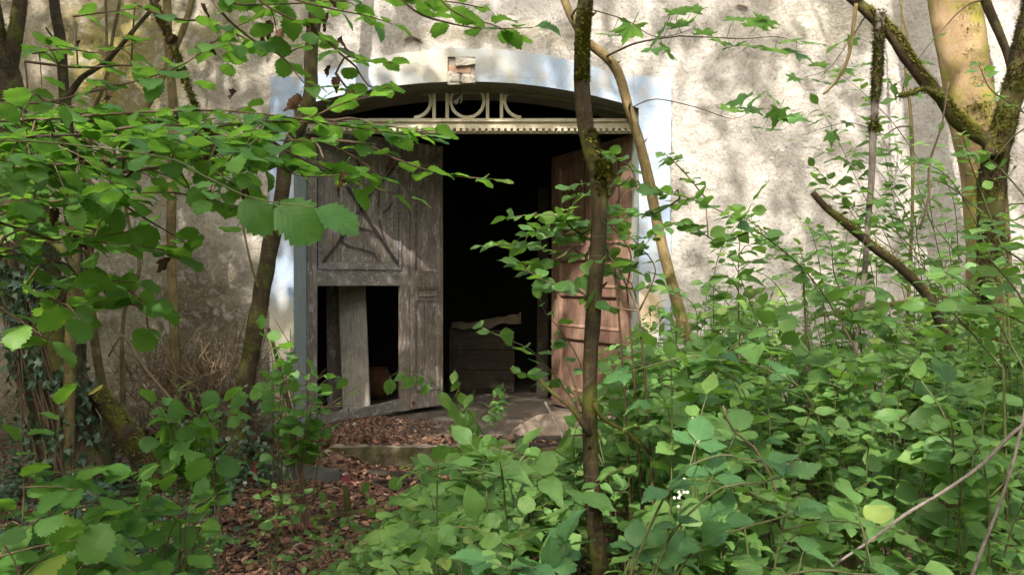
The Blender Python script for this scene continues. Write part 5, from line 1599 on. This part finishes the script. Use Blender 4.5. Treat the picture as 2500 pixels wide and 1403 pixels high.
hazel_thing('hazel leaves at mid height before the ivy trunk on the left',
    [[(-60, 640, 2.6), (60, 620), (130, 640)], [(60, 560, 2.6), (150, 590), (260, 575), (330, 560)], [(200, 690, 2.9), (280, 685), (330, 690)], [(60, 700, 2.6), (150, 740), (200, 760)],
     [(0, 750, 2.7), (60, 790), (120, 830)], [(260, 720, 2.9), (330, 745), (390, 760)], [(230, 560, 2.9), (330, 590), (440, 625)], [(-60, 520, 2.5), (60, 560), (160, 545)], [(300, 700, 2.9), (350, 740), (360, 800)]],
    2.7, .088, .075, W(-60, 640, 2.6), 10, (-20, 540, 300, 800, lambda x, y: True), (2.4, 3.1), Lr=(.075, .10), tilt=.4)
# lower left
LEAN = Vector((0, -.45, 0))
def rooted(lab, tipsl, Y, L, sp, rootpx, tilt=.35, kind='hazel', mat='hazel', mode='alt', name='hazel_shrub', cat='shrub', wood='twig', group=None, side=2):
    rp = Vector(((rootpx - 1250) / F * Y, Y, -.03))
    t = empty(name, Vector((rp.x, rp.y, 0)), lab, cat, group)
    tb, lb = MB(), LB()
    for (px, py, *yy) in tipsl:
        Yt = yy[0] if yy else Y + random.uniform(-.15, .15)
        tip = W(px, py, Yt)
        r_ = rp + Vector((random.gauss(0, .07), random.gauss(0, .07), 0))
        path = root_path(r_, tip)
        leafy(tb, lb, path, .0065 if L > .07 else .0025, .0018 if L > .07 else .001, kind, L, sp, .45 if L > .07 else .65, mode, tilt, None, 5)
        pts, _ = smooth_path(path, None, .05)
        for _ in range(side):
            p = pts[int(random.uniform(.5, .9) * (len(pts) - 1))]
            a = random.uniform(0, 2 * PI); l_ = random.uniform(.12, .28)
            e_ = p + Vector((math.cos(a) * l_, math.sin(a) * l_, random.uniform(-.03, .05)))
            leafy(tb, lb, [p, p.lerp(e_, .5) + UP * .015, e_], .003, .0012, kind, L * .95, sp, .2, mode, tilt, None, 4)
    tb.build('stem', M[wood], t, smooth=True); lb.build('foliage', M[mat], t)
rooted('low hazel bush with big round leaves filling the lower left corner', [(40, 1080), (150, 990), (260, 1160), (100, 1190), (30, 1250), (200, 1270), (330, 1180), (60, 1360), (280, 1260), (160, 1370), (-30, 1150), (340, 1320)], 2.6, .088, .08, 60, .35, side=2)
rooted('hazel shoot with leaves spreading towards the brown litter at the lower left', [(420, 1130), (470, 1180), (400, 1200), (500, 1250), (340, 1230), (440, 1280), (520, 1210)], 2.9, .078, .08, 320, .35, side=1)
rooted('nearest hazel leaves in the bottom left corner', [(130, 1340), (40, 1370), (200, 1380), (-20, 1300), (100, 1260)], 2.1, .085, .07, 60, .4)
rooted('low leafy bush with small oval leaves at the bottom left', [(300, 1320), (380, 1360), (440, 1300), (350, 1260), (480, 1330), (260, 1390), (420, 1410), (520, 1290), (330, 1430), (200, 1330), (480, 1220), (240, 1280)], 3.2, .07, .05, 380, .35, 'dogwood', 'dogwood', 'opp', 'low_shrub', wood='greentwig', side=3)
rooted('young hazel with rounded leaves before the brushwood', [(380, 985), (430, 965), (470, 1000), (420, 1010), (540, 985), (510, 1010), (560, 1000), (400, 1020), (450, 1025)], 4.4, .105, .075, 480, .6, side=1)
rooted('young hazel sapling leafing beside the foot of the grey door', [(650, 950), (700, 920), (760, 900), (820, 950), (850, 970), (720, 960), (780, 955), (690, 900), (640, 970), (800, 925)], 5.0, .085, .09, 725, .5, side=1)
rooted('small hazel twig with leaves at the foot of the blue jamb', [(660, 830), (700, 855), (690, 905), (645, 805)], 5.4, .10, .09, 690, .6, side=0)
rooted('seedling with oval leaves beside the grey board', [(660, 1180), (700, 1200), (640, 1215), (680, 1240), (720, 1250), (740, 1205)], 4.2, .062, .10, 690, .5, 'round', 'dogwood', 'opp', 'seedling', 'plant', 'greentwig', side=0)
rooted('seedling with oval leaves in the middle of the litter', [(790, 1230), (820, 1250), (770, 1290), (830, 1290), (870, 1300), (740, 1285), (800, 1310), (770, 1220)], 3.9, .062, .09, 810, .5, 'dogwood', 'dogwood', 'opp', 'seedling', 'plant', 'greentwig', side=1)
rooted('light green seedling at the edge of the thicket', [(900, 1200), (910, 1230), (970, 1200), (985, 1240), (1010, 1270), (930, 1260), (880, 1290)], 3.6, .065, .10, 960, .6, 'round', 'dogwood', 'opp', 'seedling', 'plant', 'greentwig', side=1)
rooted('low plant with pointed leaves at the bottom middle', [(880, 1340), (940, 1330), (900, 1390), (850, 1380), (960, 1370), (1000, 1350), (930, 1400)], 3.0, .06, .08, 930, .5, 'dogwood', 'dogwood', 'opp', 'seedling', 'plant', 'greentwig', side=2)
rooted('small sprout growing on the threshold in the dark doorway', [(1215, 965), (1225, 955), (1205, 972), (1222, 975)], 6.9, .07, .05, 1215, .5, 'round', 'dogwood', 'opp', 'seedling', 'plant', 'greentwig', side=0)
# ferny herbs by the jamb
for (px, py, n, lab) in ((660, 1080, 34, 'bushy fresh green cut-leaved herb at the foot of the blue jamb'), (720, 1110, 18, 'second cut-leaved herb clump right of the first, before the step'), (640, 1130, 16, 'low cut-leaved herb behind the grey board'), (670, 1345, 12, 'lone cut-leaved herb on the litter in the lower left'), (560, 1130, 18, 'cut-leaved herb under the leaning tree stem')):
    Yh = EYE * F / (py + 60 - HZ); base = Vector(((px - 1250) / F * Yh, Yh, 0))
    t = empty('herb_clump', base, lab, 'plant'); tb, lb = MB(), LB()
    for i in range(n):
        a = random.uniform(0, 2 * PI); r_ = random.uniform(.03, .22); h = random.uniform(.08, .34) * (1.1 - r_)
        e_ = base + Vector((r_ * math.cos(a), r_ * math.sin(a), h)); tb.tube([base, base.lerp(e_, .6) + UP * .04, e_], [.002, .0017, .001], 4)
        lb.leaf('herb', e_, Vector((math.cos(a), math.sin(a), .1)).normalized(), (UP + rv(.3) + Vector((0, -.3, 0))).normalized(), random.uniform(.045, .075))
    tb.build('stem', M['greentwig'], t); lb.build('foliage', M['herb'], t)
# ivy ground cover and seedlings over the dark left ground
gl = LB(); k = 0
while k < 3200:
    Y = random.uniform(4.0, 7.0); px = random.uniform(-80, 660); x = (px - 1250) / F * Y
    if x > -2.05 + .25 * nz(Y * 2, 1.0) and random.random() < .93: continue
    if nz(x * 1.7, Y * 1.7, 6) < -.18: continue
    h = random.uniform(.02, .20) * (1 + nz(x * 2, Y * 2))
    gl.leaf('ivy' if random.random() < .6 else 'round', Vector((x, Y, ground_z(x, Y) + h)), Vector((random.gauss(0, 1), random.gauss(0, 1), -.1)).normalized(), (UP + rv(.35) + Vector((0, -.3, 0))).normalized(), random.uniform(.035, .065)); k += 1
tag(gl.build('ground_ivy', M['ivy']), 'dark ivy and seedlings carpeting the ground at the left', 'ground cover', kind='stuff')
gl = LB(); k = 0
while k < 2600:
    Y = random.uniform(3.2, 6.9); px = random.uniform(900, 2600); x = (px - 1250) / F * Y
    if x < -.3 + max(0, Y - 3.6) * .32 + .2 * nz(Y * 3, 2.0): continue
    if Y > 6.75 and x < 1.6: continue
    gl.leaf(random.choice(('round', 'ivy', 'herb', 'dogwood')), Vector((x, Y, random.uniform(.03, .30))), Vector((random.gauss(0, 1), random.gauss(0, 1), -.05)).normalized(), (UP + rv(.35) + Vector((0, -.3, 0))).normalized(), random.uniform(.035, .06)); k += 1
tag(gl.build('undergrowth', M['herb']), 'low undergrowth leaves covering the soil beneath the thicket', 'ground cover', kind='stuff')
# ivy at the foot of the leaning tree
t = empty('ivy_mound', on(1150, 590), 'mound of dark ivy round the foot of the leaning tree stem', 'ivy')
lb = LB(); tb = MB()
for i in range(420):
    c = Vector(((600 - 1250) / F * 6.3, 6.3, 0)) + Vector((random.gauss(0, .28), random.gauss(0, .2), abs(random.gauss(0, .28))))
    if c.y > 7.1: continue
    lb.leaf('ivy', c, (rv(.6) - UP * .5).normalized(), (Vector((random.gauss(0, .4), -.8, .7))).normalized(), random.uniform(.035, .065))
for i in range(10):
    a = Vector(((600 - 1250) / F * 6.3 + random.gauss(0, .1), 6.3, 0)); tb.tube([a, a + Vector((random.gauss(0, .15), -.1, .3)), a + Vector((random.gauss(0, .3), -.15, .55))], [.005, .004, .002], 5)
tb.build('stem', M['twig'], t); lb.build('foliage', M['ivy'], t)

# ------------------------------------------------------------------ the wood overhead: unseen tall trees behind the viewer, crowns shaped to dapple the wall
def wall_uv(p):
    """where the shadow of p falls on the plane of the wall, in photo pixels"""
    s = (7.2 - p.y) / (-TO_SUN.y)
    x, z = p.x - TO_SUN.x * s, p.z - TO_SUN.z * s
    return x * F / 7.2 + 1250, HZ - (z - EYE) * F / 7.2
def wspot(px, py, Y, rx, ry):
    u, v = wall_uv(W(px, py, Y)); return (u, v, rx, ry)
SPOTS = [(1690, 370, 40, 60), (1735, 470, 25, 30), (1715, 245, 35, 24), (1660, 640, 26, 60), (1830, 600, 30, 20), (870, 60, 34, 60), (880, 195, 70, 34), (1010, 150, 40, 30), (800, 175, 28, 20),
         (700, 590, 20, 60), (690, 720, 20, 45), (565, 700, 16, 36), (620, 610, 14, 30), (700, 860, 16, 40), (650, 990, 36, 46), (560, 130, 20, 15), (210, 150, 20, 40), (75, 160, 26, 34), (60, 640, 16, 28),
         wspot(1490, 740, 8.2, 110, 60), wspot(1400, 700, 8.6, 80, 50), wspot(1500, 850, 8.1, 70, 50), wspot(1210, 1030, 7.0, 80, 20), (1240, 60, 60, 30), (1110, 100, 40, 26), (1530, 60, 40, 25), (1600, 210, 30, 18), (1600, 330, 18, 60),
         wspot(2320, 90, 6.1, 26, 60), wspot(2370, 250, 6.1, 14, 34), (1900, 40, 60, 24), (2160, 130, 40, 30), (2050, 260, 30, 20), (2200, 420, 30, 26), (2300, 560, 24, 40), (2480, 600, 20, 60), (2000, 700, 40, 20), (2440, 60, 40, 40),
         wspot(1625, 640, 5.6, 14, 60), wspot(1540, 300, 5.6, 12, 30), wspot(1000, 480, 2.7, 30, 14), wspot(880, 450, 2.7, 30, 12), wspot(1160, 432, 2.8, 40, 10), wspot(2000, 560, 5.4, 60, 40), wspot(2120, 400, 5.4, 50, 40),
         wspot(1900, 110, 3.8, 40, 20), wspot(1400, 560, 3.0, 30, 14), wspot(1560, 490, 3.3, 20, 10), wspot(820, 1350, 4.6, 50, 12), wspot(1130, 960, 5.4, 0, 0), wspot(420, 900, 6.6, 14, 14), wspot(475, 930, 6.6, 20, 10), wspot(232, 950, 5.6, 12, 14)]
SP = np.array([(s[0], s[1], s[2] * 1.35 + 8, s[3] * 1.3 + 8) for s in SPOTS if s[2] > 0])  # sun patches: crown leaves that would shade them are left out
gl = LB()  # unseen ring of foliage added to hold back low sky light
for it in range(5200):
    side = random.random()
    if side < .55: x, y = random.uniform(-22, 22), random.uniform(-13, -5.5)
    elif side < .8: x, y = random.uniform(-20, -8.5), random.uniform(-8, 6.8)
    else: x, y = random.uniform(8.5, 20), random.uniform(-8, 6.8)
    z = random.uniform(0, 1) ** .8 * (8.5 if y < -5.5 else 7.5)
    gl.leaf('canopy', Vector((x, y, z)), rv(1).normalized(), Vector((random.gauss(0, 1), random.gauss(.4, 1), .5)).normalized(), random.uniform(.5, .95))
tag(gl.build('woodland_screen', M['canopy']), 'unseen leafy growth added all round the clearing to cut low sky light', 'woodland_screen', kind='stuff')
trees = [(-4.6, -8.0, 'tall shading tree standing left behind the viewpoint'), (-0.8, -13.0, 'tall shading tree standing straight behind the viewpoint'), (3.2, -7.4, 'tall shading tree standing right behind the viewpoint'), (-7.5, 1.5, 'tall shading tree standing far left beside the clearing')]
crowns = [LB() for _ in trees]
cnt = 0
B1 = TO_SUN.cross(UP).normalized(); B2 = B1.cross(TO_SUN).normalized()
for it in range(95000):
    u, v = random.uniform(-900, 3700), random.uniform(-1100, 3100)
    # density: a little more open to the right, closed towards the lower left
    dd = np.sqrt(((u - SP[:, 0]) / SP[:, 2]) ** 2 + ((v - SP[:, 1]) / SP[:, 3]) ** 2)
    inside = dd.min() < 1.0 + .35 * nz(u / 35, v / 35)
    if inside: continue
    dn = .30 + .16 * nz(u / 180, v / 140, 4)
    if u < 1000 and v > 600: dn += .15
    if v > 950: dn -= .04
    if u > 1500 and v < 700: dn = .15 + .06 * nz(u / 180, v / 140, 4)
    if 0 < u < 1500 and v < 300: dn -= .05
    if u < 700 and 200 < v < 900: dn += .10
    if v < -300 or u < -300: dn *= .6
    if random.random() > dn: continue
    wp = W(u, v, 7.2)
    for _ in range(4):
        zt = random.uniform(8.0, 19.0)
        p = wp + TO_SUN * ((zt - wp.z) / TO_SUN.z)
        if not (p.y > .3 and p.z < EYE + p.y * .42 + .5) and p.y < 6.6: break
    else: continue
    i = min(range(len(trees)), key=lambda j: abs(p.x - trees[j][0]) + .4 * abs(p.y - trees[j][1]))
    crowns[i].leaf('canopy', p, rv(1).normalized(), (UP + rv(.55)).normalized(), random.uniform(.14, .24)); cnt += 1
# low foliage added unseen above the picture to keep left ground and wall foot dark
for it in range(15000):
    u, v = random.uniform(-1500, 1150), random.uniform(-500, 3000)
    dd = np.sqrt(((u - SP[:, 0]) / SP[:, 2]) ** 2 + ((v - SP[:, 1]) / SP[:, 3]) ** 2)
    if dd.min() < 1.0 + .3 * nz(u / 35, v / 35): continue
    if random.random() > (.95 if v > 450 else .30) * (1.0 if u < 750 else (1150 - u) / 400): continue
    wp = W(u, v, 7.2)
    zt = random.uniform(4.4, 7.5)
    p = wp + TO_SUN * ((zt - wp.z) / TO_SUN.z)
    if p.y > 6.7 or p.y < -6 or (p.y > .2 and p.z < EYE + p.y * .42 + .35): continue
    crowns[3].leaf('canopy', p, rv(1).normalized(), (UP + rv(.5)).normalized(), random.uniform(.12, .20)); cnt += 1
print('canopy leaves', cnt)
for (x, y, lab), lb in zip(trees, crowns):
    t = empty('tall_tree', (x, y, 0), lab, 'tree')
    mb = MB(); pts, rr = smooth_path([(x, y, -.1), (x + .1, y + .1, 2.5), (x - .1, y + .3, 9), (x, y + .8, 18)], [.26, .2, .16, .06], .3); mb.tube(pts, rr, 12, nzamp=.15, nzs=2)
    mb.build('trunk', M['bark_dark'], t, smooth=True)
    lf = [v_ for L_ in lb.items.values() for v_ in L_]
    mb = MB()
    for q in random.sample(lf, min(26, len(lf))):
        e_ = Vector(q[:3]); z0 = max(5, min(17, e_.z - .35 * (e_.xy - Vector((x, y))).length)); a = Vector((x, y + .3, z0))
        if any(math.hypot((wall_uv(a.lerp(e_, f))[0] - 1250) / 1500, (wall_uv(a.lerp(e_, f))[1] - 500) / 900) < .0 for f in (.5,)): continue
        mb.tube([a, a.lerp(e_, .5) + UP * .25, e_], [.045, .025, .006], 5)
    mb.build('limb', M['bark_dark'], t, smooth=True)
    lb.build('crown', M['canopy'], t)
